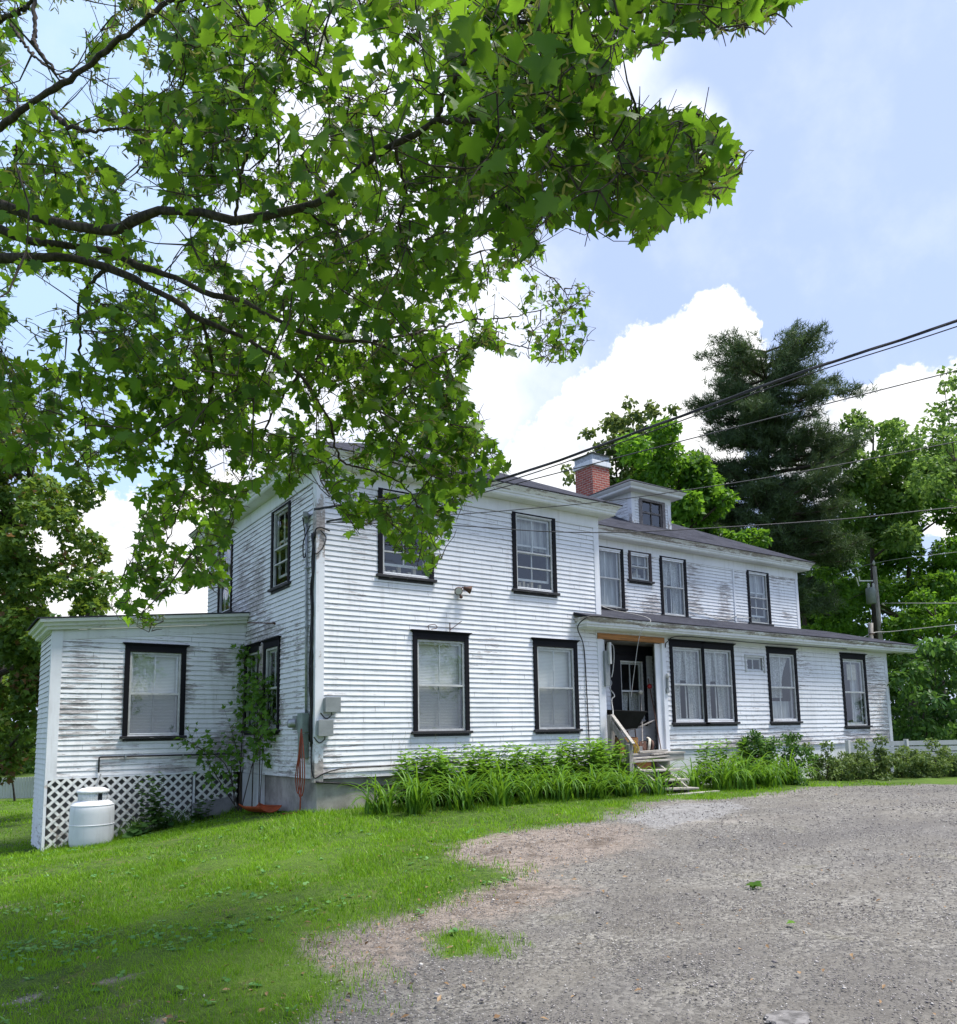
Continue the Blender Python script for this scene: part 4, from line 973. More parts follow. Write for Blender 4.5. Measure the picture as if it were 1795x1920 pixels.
# steps
sx0, sx1 = 7.02, 8.25
t = thing('porch_steps', (7.6, -.9, -.6), 'weathered plank steps leading up to the porch opening', 'steps')
lev = [(-.60, .055, 0), (-.86, -.14, 1), (-1.12, -.335, 2), (-1.40, -.50, 3)]
for y0, z, k in lev:
    mb = MB(); a = -.01*k
    mb.hexa([(sx0+.02*k, y0-.15, z), (sx1-.04*k, y0-.15, z+a), (sx1-.04*k, y0+.13, z+a), (sx0, y0+.13, z), (sx0+.02*k, y0-.15, z+.04), (sx1-.04*k, y0-.15, z+.04+a), (sx1-.04*k, y0+.13, z+.04+a), (sx0, y0+.13, z+.04)])
    mb.build('tread', 'deckwood', t, bevel=.005)
for x in (sx0+.12, sx1-.38):
    mb = MB(); mb.hexa([(x, -.48, -.62), (x+.05, -.48, -.62), (x+.05, -1.46, -.70), (x, -1.46, -.70), (x, -.48, .10), (x+.05, -.48, .10), (x+.05, -1.46, -.48), (x, -1.46, -.48)]); mb.build('stringer', 'greywood', t)
mb = MB(); mb.box(sx0+.1, sx1-.55, -.60, -.56, -.10, .05); mb.build('riser', 'orangewood', t)
mb = MB(); mb.box(sx0, 8.6, -1.72, -1.60, -.63, -.575); mb.build('kick_board', 'deckwood', t, bevel=.005)
t = thing('handrail', (6.9, -.7, -.5), 'grey weathered handrail sloping down to a stubby post by the steps', 'handrail')
mb = MB(); mb.hexa([(6.84, -.80, -.6), (6.97, -.80, -.6), (6.97, -.68, -.6), (6.84, -.68, -.6), (6.845, -.795, .44), (6.965, -.795, .52), (6.965, -.685, .52), (6.845, -.685, .46)]); mb.build('post', 'greywood', t, bevel=.012)
mb = MB(); mb.box(6.86, 6.98, -.24, -.12, -.3, 1.10); mb.build('post', 'greywood', t, bevel=.01)
mb = MB(); mb.beam((6.95, -.20, 1.10), (6.93, -.84, .46), .09, .035); mb.build('rail', 'deckwood', t, bevel=.004)
mb = MB(); mb.beam((6.90, -.19, .95), (6.88, -.72, .38), .035, .13); mb.build('side_board', 'greywood', t)
# planks piled on the top step
for k, (a, b, w, h, lab) in enumerate((((7.0, -.62, .135), (8.34, -.50, .16), .14, .03, 'rough grey plank lying on the top porch step'), ((7.45, -.46, .27), (8.42, -.40, .285), .12, .035, 'short worn plank on the porch deck edge'), ((7.8, -.55, .20), (8.40, -.46, .225), .10, .03, 'broken dark plank end jutting over the top step'))):
    mb = MB(); mb.beam(a, b, w, h); o = mb.build('plank', 'greywood' if k == 2 else 'deckwood', None, bevel=.003, loc=a); tag(o, lab, 'plank', 'loose planks on the porch')
# wheelbarrow
t = thing('wheelbarrow', (7.5, .2, .25), 'black wheelbarrow parked on the porch below the window', 'wheelbarrow')
mb = MB(); lo = [(7.30, .08), (8.02, .08), (8.02, .40), (7.30, .40)]; hi = [(7.00, -.05), (8.22, -.05), (8.26, .52), (7.0, .52)]
vs = [(x, y, .78) for x, y in lo]+[(x, y, 1.17+.03*(x < 7.1)) for x, y in hi]
mb.add(vs, [(3, 2, 1, 0), (0, 1, 5, 4), (1, 2, 6, 5), (2, 3, 7, 6), (3, 0, 4, 7)]); o = mb.build('tub', 'blackplastic', t, bevel=.03); s_ = o.modifiers.new('t', 'SOLIDIFY'); s_.thickness = .02
mb = MB(); mb.tube([(*hi[k % 4], 1.175+.03*(hi[k % 4][0] < 7.1)) for k in range(5)], .016, 6); mb.build('rim', 'blackplastic', t)
for y in (.10, .38):
    mb = MB(); mb.tube([(7.15, y, .62), (7.6, y, .74), (8.1, y, .82), (8.6, y, .98)], .02, 6); mb.build('handle', 'greywood', t)
    mb = MB(); mb.tube([(7.95, y, .80), (8.0, y, .26), (7.9, y, .25), (7.7, y, .76)], .014, 6); mb.build('leg', 'rust', t)
mb = MB(); mb.lathe((7.15, .2, .45), [(.10, -.0), (.19, .0), (.20, .04), (.19, .08), (.10, .08)], 22, 0, 'y'); mb.build('wheel', 'blackplastic', t, True)
# clutter on the porch floor
t = thing('wooden_crate', (7.15, -.2, .25), 'low brown wooden crate at the left of the porch floor', 'crate')
for k in range(3): mb = MB(); mb.box(6.99, 7.55, -.38, -.36, .25+.115*k, .355+.115*k); mb.build('slat', 'boxwood', t)
mb = MB(); mb.box(6.99, 7.01, -.36, -.08, .25, .60); mb.box(7.53, 7.55, -.36, -.08, .25, .60); mb.box(7.0, 7.54, -.1, -.08, .25, .60); mb.box(7.0, 7.54, -.36, -.08, .25, .27); mb.build('crate_side', 'boxwood', t)
t = thing('dried_plant', (7.22, -.46, .2), 'tangle of yellowed dry stems in front of the crate', 'plant')
mb = MB(); q = random.Random(2)
for k in range(14):
    x = 7.05+.4*q.random(); mb.tube(bez([(x, -.44, .22), (x+.1*(q.random()-.5), -.46, .35), (x+.2*(q.random()-.5), -.47+.05*q.random(), .38+.18*q.random())], 8), .008, 4)
mb.build('stems', 'yellow', t)
t = thing('cinder_block', (7.42, -.40, .25), 'small grey block sitting on the porch beside the handrail post', 'block')
mb = MB(); mb.box(7.36, 7.62, -.44, -.28, .245, .39); mb.build('block', 'slab', t, bevel=.008)
mb = MB(); mb.box(7.39, 7.47, -.43, -.30, .391, .395); mb.box(7.51, 7.59, -.43, -.30, .391, .395); mb.build('core_hole', 'dark', t)
t = thing('bottle', (7.62, -.10, .25), 'yellow plastic jug standing on the porch floor', 'bottle')
mb = MB(); mb.lathe((7.62, -.10, .25), [(.06, 0), (.085, .01), (.085, .16), (.07, .22), (.03, .27), (.028, .31)], 16); mb.build('jug', 'yellow', t, True)
mb = MB(); mb.lathe((7.62, -.10, .56), [(.032, 0), (.032, .03)], 12); mb.build('cap', 'blackplastic', t)
t = thing('hand_bag', (8.05, -.15, .25), 'dark bag with cream and maroon stripes on the porch floor', 'bag')
mb = MB(); mb.ball((8.05, -.12, .37), .17, 0, 14, 9, (1.15, .8, .85)); mb.build('bag_body', 'blackplastic', t, True)
mb = MB(); mb.tube(bez([(7.98, -.27, .30), (7.99, -.29, .42), (8.06, -.24, .53), (8.12, -.12, .56)], 12), [.035]*13 if False else .035, 6); mb.build('stripe', 'cream', t, True)
mb = MB(); mb.tube(bez([(8.08, -.28, .28), (8.12, -.28, .42), (8.18, -.2, .50)], 12), .03, 6); mb.build('stripe', 'rust', t, True)
t = thing('string_trimmer', (8.35, .1, .25), 'long-handled yard tool with a red ball head leaning in the porch', 'yard tool')
mb = MB(); mb.tube([(8.42, -.25, .26), (8.62, .10, 1.2), (8.80, .42, 2.0)], .012, 6); mb.build('shaft', 'rust', t)
mb = MB(); mb.ball((8.755, .34, 1.80), .06); mb.build('ball_head', 'redplastic', t, True)
t = thing('shovel', (8.05, .1, .25), 'dark shovel with its handle leaning on the inner window frame', 'shovel')
mb = MB(); mb.tube([(7.85, -.22, .45), (8.2, .10, 1.1), (8.55, .45, 1.65)], .016, 6); mb.build('handle', 'greywood', t)
mb = MB(); mb.add([(7.72, -.28, .25), (7.94, -.28, .25), (7.96, -.22, .50), (7.74, -.22, .50), (7.83, -.25, .22)], [(0, 4, 1, 2, 3)]); o = mb.build('blade', 'rust', t); s_ = o.modifiers.new('t', 'SOLIDIFY'); s_.thickness = .012
mb = MB(); mb.ball((8.55, .44, 1.66), .07, 0, 8, 6, (1, .6, .9)); mb.build('grip', 'cream', t, True)
t = thing('hanging_rope', (7.25, -.08, 1.2), 'pale knotted rope and cord hanging inside the porch opening', 'rope')
mb = MB(); mb.tube(bez([(7.35, .3, 2.78), (7.33, .28, 2.2), (7.28, .25, 2.05), (7.36, .2, 1.85), (7.25, .15, 1.72), (7.34, .1, 1.55), (7.2, .05, 1.45), (7.08, -.1, 1.2), (6.98, -.2, 1.1)], 50), .014, 5)
mb.tube(bez([(7.22, .3, 2.2), (7.16, .28, 2.0), (7.22, .26, 1.88), (7.27, .25, 2.05), (7.22, .3, 2.2)], 20), .012, 5); mb.build('rope', 'palecable', t, True)

# ------------------------------------------------------------------ fences, poles, wires
def board_fence(a, b, h, nb, gap, label, name='picket_fence'):
    a = np.array(a, float); b = np.array(b, float); L = np.linalg.norm(b-a); d = (b-a)/L; t = thing(name, (*a, gz(*a)), label, 'fence')
    mb = MB(); n = int(L/(nb+gap))
    for k in range(n):
        p = a+d*(k*(nb+gap)); z = gz(*p); q = p+d*nb; hh = h+.02*rnd.random(); w = np.array([-d[1], d[0]])*.02
        mb.hexa([(*p, z), (*q, z), (*(q+w), z), (*(p+w), z), (*p, z+hh), (*q, z+hh), (*(q+w), z+hh), (*(p+w), z+hh)])
    mb.build('pickets', 'fence', t)
    for f in (.25, .75):
        mb = MB()
        for k in range(int(L/2)): p, q = a+d*k*2, a+d*min(L, k*2+2); mb.beam((p[0], p[1]+.05, gz(*p)+h*f), (q[0], q[1]+.05, gz(*q)+h*f), .04, .08)
        mb.build('rail', 'fence', t)
pA = W(-160, 1497, 31); pB = W(110, 1497, 30)
board_fence((pA[0], pA[1]), (pB[0], pB[1]), .78, .10, .02, 'grey-white picket fence across the far lawn left of the house')
# low pale fence on the right beyond the hedge
def rail_fence(a, b, label):
    a = np.array(a, float); b = np.array(b, float); L = np.linalg.norm(b-a); d = (b-a)/L; t = thing('board_fence', (*a, gz(*a)), label, 'fence')
    for k, (z0, z1) in enumerate(((.50, .64), (.67, .81), (.84, .97))):
        mb = MB(); mb.beam((*a, gz(*a)+(z0+z1)/2), (*b, gz(*b)+(z0+z1)/2), .03, z1-z0); mb.build('rail', 'fence', t)
    for k in range(int(L/1.9)+1):
        p = a+d*1.9*k; mb = MB(); mb.box(p[0]-.05, p[0]+.05, p[1]-.05, p[1]+.05, gz(*p)-.1, gz(*p)+1.02); mb.build('post', 'fence', t)
fa = W(1590, 1395, 22.6); fb = W(1990, 1395, 24)
rail_fence((fa[0], fa[1]), (fb[0], fb[1]), 'low pale board fence behind the hedge right of the house')
pt = W(1640, 1062, 44); pb_ = W(1653, 1215, 44)
t = thing('utility_pole', (pb_[0], pb_[1], gz(pb_[0], pb_[1])), 'leaning wooden utility pole with a grey transformer among the trees', 'utility pole')
bx = pb_+(pb_-pt)*1.9
mb = MB(); mb.tube([bx, pb_, pt], [.15, .125, .10], 12); mb.build('pole', 'polewood', t, True)
c = W(1633.5, 1117, 43.7)
mb = MB(); mb.lathe(c, [(.20, -.46), (.25, -.44), (.255, .36), (.25, .40), (.12, .46)], 20); mb.build('transformer', 'greymetal', t, True)
mb = MB()
for u in (1629, 1638): q = W(u, 1100, 43.7); mb.lathe(q, [(.05, -.1), (.07, 0), (.05, .05), (.07, .1), (.05, .15), (.03, .2)], 10)
q = W(1639, 1056, 44); mb.lathe(q, [(.04, -.12), (.07, 0), (.05, .1), (.02, .16)], 10); mb.build('insulator', 'porcelain', t, True)
mb = MB(); a, b = W(1637, 1089, 43.9), W(1612, 1089, 43.3); mb.beam(a, b, .05, .06); mb.tube([b, b+np.array([0, 0, .25])], .03, 6); mb.tube([b+np.array([-.1, 0, -.3]), b+np.array([-.3, 0, .15])], .03, 6); mb.build('cutout_arm', 'porcelain', t)
a = W(1633, 1168, 41); b = W(1634, 1230, 41)
t = thing('stub_post', (b[0], b[1], gz(b[0], b[1])), 'short pale stub post beside the utility pole', 'post')
mb = MB(); mb.tube([b+(b-a)*1.6, b, a], [.13, .12, .12], 10); mb.build('post', 'greywood', t, True); mb = MB(); mb.lathe(a+np.array([0, 0, -.6]), [(.135, 0), (.135, .05)], 10); mb.build('band', 'rust', t)
def wire(name, label, pts, r, mat='wire', strands=1):
    """pts: (u, v, depth) along the measured line"""
    P = bez([W(*p) for p in pts], 48); mb = MB()
    if strands == 1: mb.tube(P, r, 6)
    else:
        for k in range(strands):
            off = np.array([[math.cos(i*.9+2*PI*k/strands), .3, math.sin(i*.9+2*PI*k/strands)] for i in range(len(P))])*r*.75; mb.tube(P+off, r*.8, 6)
    o = mb.build(name, mat, None, True, loc=tuple(P[0])); return tag(o, label, 'wire', 'overhead lines to the house corner')
wire('service_cable', 'thick twisted service cable, topmost of the lines crossing the sky', [(2150, 462, 10.5), (1795, 601, 11.5), (1500, 699, 12.2), (1250, 790, 12.9), (960, 892, 13.4), (780, 927, 13.8), (642, 947, 14.0), (590, 955, 14.2)], .017, 'wire', 3)
wire('service_cable', 'slack black cable running just under the thick twisted one', [(2150, 484, 10.6), (1795, 612, 11.6), (1500, 707, 12.3), (1250, 799, 13.0), (960, 900, 13.4), (780, 945, 13.8), (640, 972, 14.0), (612, 977, 14.1)], .010)
wire('phone_line', 'dark line passing over the chimney cap, middle one in the sky', [(2150, 610, 12), (1795, 695, 13), (1500, 770, 13.4), (1150, 860, 13.8), (975, 905, 13.9), (800, 950, 14.0), (612, 978, 14.1)], .010)
wire('phone_line', 'thin line crossing in front of the dormer and chimney base', [(2150, 760, 13), (1795, 828, 13.4), (1633, 860, 13.6), (1430, 897, 13.7), (1165, 936, 13.9), (1000, 953, 14.0), (849, 965, 14.0), (612, 980, 14.1)], .008)
wire('phone_line', 'lowest taut line crossing the upper front windows', [(2150, 920, 13), (1795, 951, 13.4), (1560, 975, 13.6), (1218, 996, 13.8), (1036, 997, 13.9), (845, 985, 14.0), (612, 979, 14.1)], .009)
def farwire(label, pts, r=.02):
    P = bez([W(*p) for p in pts], 24); mb = MB(); mb.tube(P, r, 5); o = mb.build('power_line', 'palecable', None, True, loc=tuple(P[0])); tag(o, label, 'wire', 'power lines at the far pole')
farwire('far power line leaving the pole beside its transformer', [(1655, 1131, 43.8), (1795, 1131, 40), (2000, 1128, 36)])
farwire('far power line at the very top of the leaning pole', [(1505, 1098, 46), (1640, 1056, 44), (1795, 1035, 41), (2000, 1008, 37)], .014)
farwire('far power line strung low by the stub post', [(1590, 1215, 40.5), (1634, 1188, 41), (1675, 1184, 41), (1795, 1171, 38), (2000, 1150, 34)])
# ------------------------------------------------------------------ the near maple
CANOPY = [(-260, -260), (1560, -260), (1540, -60), (1505, 5), (1470, 30), (1440, 48), (1400, 74), (1340, 62), (1290, 66), (1240, 98), (1180, 112), (1150, 118), (1138, 172), (1205, 200), (1290, 203), (1340, 228), (1392, 268), (1405, 300),
 (1368, 375), (1320, 398), (1252, 422), (1205, 472), (1165, 446), (1100, 432), (1040, 428), (1000, 442), (1042, 472), (1010, 500), (955, 512), (1040, 520), (1122, 530), (1100, 600), (1112, 652), (1052, 700), (980, 676), (900, 655), (878, 705),
 (905, 790), (940, 840), (968, 880), (930, 905), (900, 932), (855, 965), (852, 1020), (800, 1085), (755, 1062), (700, 985), (655, 1020), (628, 960), (590, 880), (560, 905), (540, 940), (500, 915), (455, 950), (430, 1040), (440, 1122), (385, 1105), (320, 1130),
 (302, 1185), (245, 1180), (195, 1140), (215, 1085), (245, 1040), (262, 970), (240, 925), (190, 930), (150, 905), (80, 880), (-260, 900)]
HOLES = [(105, 65, 62), (60, 130, 45), (185, 20, 28), (150, 175, 40), (225, 130, 40), (250, 50, 26), (290, 150, 25), (200, 265, 32), (235, 305, 24), (265, 375, 40), (310, 445, 32), (60, 570, 50), (200, 520, 34), (120, 545, 30), (390, 560, 30), (30, 640, 36), (160, 640, 22), (440, 400, 28), (460, 480, 26), (560, 210, 26), (590, 235, 24), (470, 315, 20), (215, 950, 40), (345, 1000, 26), (410, 870, 26), (500, 790, 22), (620, 760, 22), (640, 850, 24), (950, 560, 38), (905, 470, 26), (860, 620, 20), (960, 640, 20), (730, 200, 16), (900, 390, 16), (1010, 340, 14), (1075, 400, 22)]
def cdepth(u, v):
    """metres from the lens at which the crown hangs along a line of sight"""
    return np.where(v < 480, 5.9-1.75*np.clip((u-150)/1000, 0, 1)+0*u, 5.6+2.4*np.clip((v-480)/560, 0, 1))
LIMBS = [ # (u, v, depth) traced limbs, start radius, end radius
 ([(-420, 360, 6.6), (-150, 350, 6.2), (0, 382, 6.0), (90, 412, 5.9), (200, 434, 5.8), (245, 415, 5.7), (300, 395, 5.6), (380, 400, 5.5), (440, 414, 5.4), (560, 392, 5.2), (620, 364, 5.0), (680, 312, 4.9), (740, 270, 4.8), (810, 230, 4.7), (832, 182, 4.6), (862, 128, 4.5), (945, 48, 4.4), (1050, -40, 4.3)], .060, .010),
 ([(810, 230, 4.7), (880, 226, 4.6), (950, 230, 4.45), (1010, 242, 4.3), (1110, 290, 4.2), (1200, 330, 4.1), (1290, 330, 4.05)], .022, .006),
 ([(-420, 480, 6.7), (-120, 478, 6.4), (0, 482, 6.3), (110, 482, 6.2), (200, 500, 6.2), (300, 548, 6.1), (380, 600, 6.1), (470, 640, 6.2), (560, 700, 6.3), (620, 790, 6.6)], .065, .010),
 ([(-420, 420, 7.0), (-60, 420, 6.6), (60, 452, 6.5), (200, 470, 6.4), (260, 500, 6.3), (330, 520, 6.2), (400, 555, 6.1), (460, 566, 6.0), (560, 622, 5.9), (640, 640, 5.9), (700, 640, 5.9), (780, 690, 6.0)], .050, .010),
 ([(-300, 360, 6.0), (-60, 262, 5.3), (0, 240, 5.2), (60, 190, 5.1), (130, 150, 5.0), (200, 96, 4.9), (265, 42, 4.8), (340, -12, 4.8), (480, -110, 4.8)], .034, .014),
 ([(-200, 150, 6.2), (0, 38, 5.8), (55, 8, 5.7), (120, -60, 5.6)], .030, .012), ([(62, -40, 5.7), (66, 60, 5.6), (66, 85, 5.5), (100, 130, 5.4)], .020, .012), ([(20, 45, 5.8), (60, 100, 5.6), (130, 155, 5.3)], .014, .008),
 ([(100, 212, 5.6), (125, 235, 5.5), (170, 245, 5.4), (230, 240, 5.3), (330, 250, 5.2)], .022, .006),
 ([(-80, 340, 5.9), (0, 325, 5.7), (28, 300, 5.6), (30, 270, 5.5)], .016, .008),
 ([(200, 500, 6.2), (150, 560, 6.6), (150, 640, 6.9), (152, 740, 7.1), (170, 860, 7.6)], .020, .006),
 ([(380, 600, 6.1), (400, 700, 6.5), (380, 800, 7.0), (350, 900, 7.5), (320, 1000, 7.9), (270, 1090, 8.1)], .018, .005),
 ([(560, 700, 6.3), (520, 760, 6.6), (480, 840, 7.0), (440, 940, 7.4), (420, 1040, 7.6)], .014, .004),
 ([(620, 790, 6.6), (640, 862, 6.9), (690, 880, 7.0), (750, 905, 7.1), (790, 960, 7.2), (790, 1030, 7.2)], .014, .004),
 ([(700, 640, 5.9), (800, 620, 6.4), (880, 600, 7.0), (980, 590, 7.4), (1070, 560, 7.6)], .014, .004), ([(780, 690, 6.0), (880, 640, 6.8), (980, 650, 7.3), (1040, 680, 7.5)], .012, .004),
 ([(740, 270, 4.8), (760, 360, 5.1), (750, 440, 5.4), (800, 520, 6.0), (900, 470, 6.6), (990, 470, 7.0)], .014, .004),
 ([(945, 48, 4.4), (1060, 30, 4.25), (1200, 20, 4.15), (1330, 10, 4.1), (1440, 0, 4.05)], .013, .005), ([(560, 392, 5.2), (640, 430, 5.3), (720, 480, 5.5), (800, 560, 5.8)], .014, .004), ([(440, 414, 5.4), (460, 300, 5.2), (500, 200, 5.0), (560, 80, 4.9)], .016, .005)]
tb = W(-760, 1400, 6.4); tb = np.array([tb[0], tb[1], gz(tb[0], tb[1])-.05])
mt = thing('maple_tree', tb, 'large maple beside the lawn whose leafy branches hang over the left half of the view', 'tree')
mb = MB(); top = W(-560, 250, 7.0); prof = [tb, tb+(top-tb)*.05, tb+(top-tb)*.15+np.array([.02, .03, 0]), tb+(top-tb)*.5, top, top+np.array([.1, .3, 2.6]), top+np.array([.5, .2, 5.0])]
mb.tube(bez(prof, 30), list(np.interp(np.linspace(0, 1, len(bez(prof, 30))), [0, .05, .15, .6, 1], [.48, .36, .31, .25, .06])), 16)
mb.build('trunk', 'bark', mt, True)
nodes = []; 
for pts, r0, r1 in LIMBS:
    P3 = [W(*p) for p in pts]
    if pts[0][0] < -250: P3 = [tb+(top-tb)*(.72+.06*rnd.random())]+P3
    P3 = bez(P3, 46); k = len(P3); rr = .78*np.linspace(r0, r1, k)*(1+.12*np.sin(np.arange(k)*.9+r0*900))
    P3[1:-1] += rng.normal(size=(k-2, 3))*.006
    mb = MB(); mb.tube(P3, list(rr), 9); mb.build('limb', 'bark', mt, True)
    for p, r in zip(P3, rr): nodes.append((p, r))
NP = np.array([n[0] for n in nodes]); nl = [(-1)]*len(nodes)
# sprig centres
def hole_keep(u, v):
    k = np.ones(np.shape(u), bool)
    for hu, hv, hr in HOLES: k &= np.hypot(u-hu, v-hv) > hr*(.75+.5*vnoise(u, v, 22, 2))
    return k
NS = 3450
su = rng.uniform(-240, 1520, NS*3); sv = rng.uniform(-230, 1185, NS*3)
ok = inpoly(su, sv, CANOPY) & (vnoise(su, sv, 75, 21)*.6+vnoise(su, sv, 30, 22)*.4 > .345) & hole_keep(su, sv)
su, sv = su[ok][:NS], sv[ok][:NS]
thin = ((su > 845) & (sv > 420) & (rng.random(len(su)) < .05)) | ((su < 470) & (sv > 880) & (rng.random(len(su)) < .05)) | ((su < 330) & (sv < 330) & (rng.random(len(su)) < .22)) | ((sv < -60) & (rng.random(len(su)) < .85)) | ((su < -40) & (rng.random(len(su)) < .65)) | ((su > 480) & (su < 930) & (sv < 380) & (rng.random(len(su)) < .28))
su, sv = su[~thin], sv[~thin]
dep = cdepth(su, sv)+rng.normal(size=len(su))*.55+.9*(rng.random(len(su)) < .35)*rng.random(len(su))*2
dep = np.where((su > 845) & (sv > 425), 7.2+rng.normal(size=len(su))*.35, dep)
big = [(p, r) for p, r in nodes if r > .016]; BP = np.array([b[0] for b in big]); bu, bv, bd = proj(BP)
D2 = np.hypot(su[:, None]-bu[None], sv[:, None]-bv[None]); jn = D2.argmin(1); close = (D2.min(1) < 52) & (dep < bd[jn]+.40) & (rng.random(len(su)) < .93)
dep = np.where(close, bd[jn]+.45+.8*rng.random(len(su)), dep)
ex_u = rng.uniform(180, 960, 900); ex_v = rng.uniform(620, 1185, 900); k_ = inpoly(ex_u, ex_v, CANOPY) & hole_keep(ex_u, ex_v) & (vnoise(ex_u, ex_v, 60, 44) > .38)
su = np.concatenate([su, ex_u[k_]]); sv = np.concatenate([sv, ex_v[k_]]); dep = np.concatenate([dep, cdepth(ex_u[k_], ex_v[k_])+.4+rng.normal(size=k_.sum())*.5])
C3 = np.array([W(a, b, max(3.4, c)) for a, b, c in zip(su, sv, dep)])
order = np.argsort(np.min(np.linalg.norm(C3[:, None, :]-NP[None, ::6, :], axis=2), axis=1)); C3 = C3[order]
pts_all = np.zeros((len(NP)+len(C3), 3)); pts_all[:len(NP)] = NP; cnt = len(NP)
TW, PT = [], []; twig = MB(); LP, LT, LN_, LS, LI, SP = [], [], [], [], [], []
for ci, c in enumerate(C3):
    d = np.linalg.norm(pts_all[:cnt]-c, axis=1); j = int(np.argmin(d)); a = pts_all[j]; L = d[j]
    pts_all[cnt] = c; cnt += 1
    dirv = (c-a)/max(L, 1e-6)
    if L > .03 and L < 1.1:
        mid = (a+c)/2+rng.normal(size=3)*L*.08+np.array([0, 0, -.04*L]); r = .0035+.0030*min(1, L)
        twig.tube([a, mid, c], [r*1.5, r, r*.7], 4, cap=False)
    n = int(rng.integers(3, 7))
    uc, vc, _ = proj(c); inside_d = float(polydist(np.array([uc]), np.array([vc]), CANOPY)[0])
    out = unit(dirv*.7+rng.normal(size=3)*.6+np.array([.15, -.15, -.15])); tl = .14+.16*rng.random()
    if inside_d < 45: tl *= .45
    e = c+out*tl; tips = [c, (c+e)/2+np.array([0, 0, .01]), e]; TW.append(tips)
    base_n = unit(np.array([0, 0, 1.])+rng.normal(size=3)*.35)
    for k in range(n):
        p = c+out*tl*(k/max(1, n-1)); sd = unit(np.cross(out, UP)+1e-3)*(1 if k % 2 else -1)
        pet = unit(sd*.8+out*.5+rng.normal(size=3)*.45+np.array([0, 0, -.1]))*(.06+.07*rng.random()); q = p+pet
        
        PT.append((p, q))
        T = unit(pet/np.linalg.norm(pet)*.7+rng.normal(size=3)*.35+np.array([0, 0, -.75*rng.random()-.10]))
        Nn = unit(base_n+rng.normal(size=3)*.45)
        LP.append(q); LT.append(T); LN_.append(Nn); LS.append((.042+.075*rng.random()**.9)*(1.10 if (uc > 800 and vc < 480) or (vc > 640 and uc < 960) else (.8 if uc > 845 else 1.))); LI.append(ci)
    if rng.random() < .34:
        for _ in range(int(rng.integers(5, 12))): SP.append(c+rng.normal(size=3)*.06+np.array([0, 0, -.05]))
LP, LT, LN_, LS, LI = map(np.array, (LP, LT, LN_, LS, LI))
u_, v_, d_ = proj(LP+LT*LS[:, None]*.5)
k = (polydist(u_, v_, CANOPY) > 6) & hole_keep(u_, v_)
LP, LT, LN_, LS, LI = LP[k], LT[k], LN_[k], LS[k], LI[k]
for i in np.where(k)[0]: twig.tube(list(PT[i]), [.0016, .0013], 3, cap=False)
for i in set(LI.tolist()): twig.tube(TW[i], [.004, .003, .002], 3, cap=False)
ct = rng.random(len(C3)); tint = np.clip(.12+.62*ct[LI]+rng.normal(size=len(LP))*.22, 0, 1)
vi = rng.integers(0, 4, len(LP)); VV, FF, TT, o_n = [], [], [], 0
for m_ in range(4):
    s_ = vi == m_; V, F, tt = stamp(MAPLE_V[m_][0], MAPLE_V[m_][1], LP[s_], LT[s_], LN_[s_], LS[s_]*1.05, tint[s_]); VV.append(V); FF.append(F+o_n); TT.append(tt); o_n += len(V)
npmesh('crown', np.vstack(VV), np.vstack(FF), 'maple', np.concatenate(TT), mt)
twig.build('twigs', 'bark', mt)
SP = np.array(SP); us, vs_, _ = proj(SP); SP = SP[polydist(us, vs_, CANOPY) > 8]
WING = (np.array([(-.03, 0, 0), (.07, .05, 0), (.17, .45, .02), (.14, .85, 0), (.02, 1, 0), (-.06, .6, 0)]), np.array([[0, 1, 2], [0, 2, 3], [0, 3, 4], [0, 4, 5]]))
a = rng.normal(size=(len(SP), 3)); ax_ = unit(a); Tt = unit(rng.normal(size=(len(SP), 3))+np.array([0, 0, -.8]))
V1, F1, t1_ = stamp(WING[0], WING[1], SP, Tt, ax_, np.full(len(SP), .052), rng.random(len(SP)))
T2 = unit(Tt*.1+unit(np.cross(Tt, ax_))); V2, F2, t2_ = stamp(WING[0], WING[1], SP, T2, ax_, np.full(len(SP), .052), rng.random(len(SP)))
npmesh('seed_keys', np.vstack([V1, V2]), np.vstack([F1, F2+len(V1)]), 'seeds', np.concatenate([t1_, t2_]), mt)

# ------------------------------------------------------------------ trees behind
def tree(label, u, vb, d, clumps, dens, size, mat, trunk_r=.22, tmpl=RHOMB, name='leafy_tree', lean=(0, 0), limbs=9, up=.35, group=None, barkm='bark', cat='tree', inner=.45, topf=.9, hang=.3):
    """clumps: world clumps; the trunk rises from the ground below (u, d)"""
    b = W(u, vb, d); b = np.array([b[0], b[1], gz(b[0], b[1])-.1])
    t = thing(name, b, label, cat, group)
    C = np.array([c[0] for c in clumps]); zt = C[:, 2].min()+(C[:, 2].max()-C[:, 2].min())*topf; cen = C.mean(0)
    tip = np.array([cen[0]+lean[0], cen[1]+lean[1], zt])
    ax = bez([b, b*.7+tip*.3+rng.normal(size=3)*.15, b*.35+tip*.65+rng.normal(size=3)*.2, tip], 20)
    mb = MB(); mb.tube(ax, list(np.linspace(trunk_r, trunk_r*.15, len(ax))), 10)
    q = random.Random(len(clumps)+int(d)); pick = [clumps[i] for i in sorted(range(len(clumps)), key=lambda i: q.random())[:limbs]]
    for c, r, s in pick:
        zz = max(b[2]+1, c[2]-.35*np.hypot(*(c[:2]-tip[:2]))-.5); i = int(np.argmin(np.abs(ax[:, 2]-min(zz, zt-.2)))); p = ax[i]
        mb.tube(bez([p, (p+c)/2+rng.normal(size=3)*.15, c], 8), list(np.linspace(trunk_r*.35, trunk_r*.08, len(bez([p, (p+c)/2, c], 8)))), 6)
    mb.build('trunk', barkm, t, True)
    foliage('crown', mat, t, clumps, dens*3.2, size*.92, tmpl, up, inner, hang)
    return t
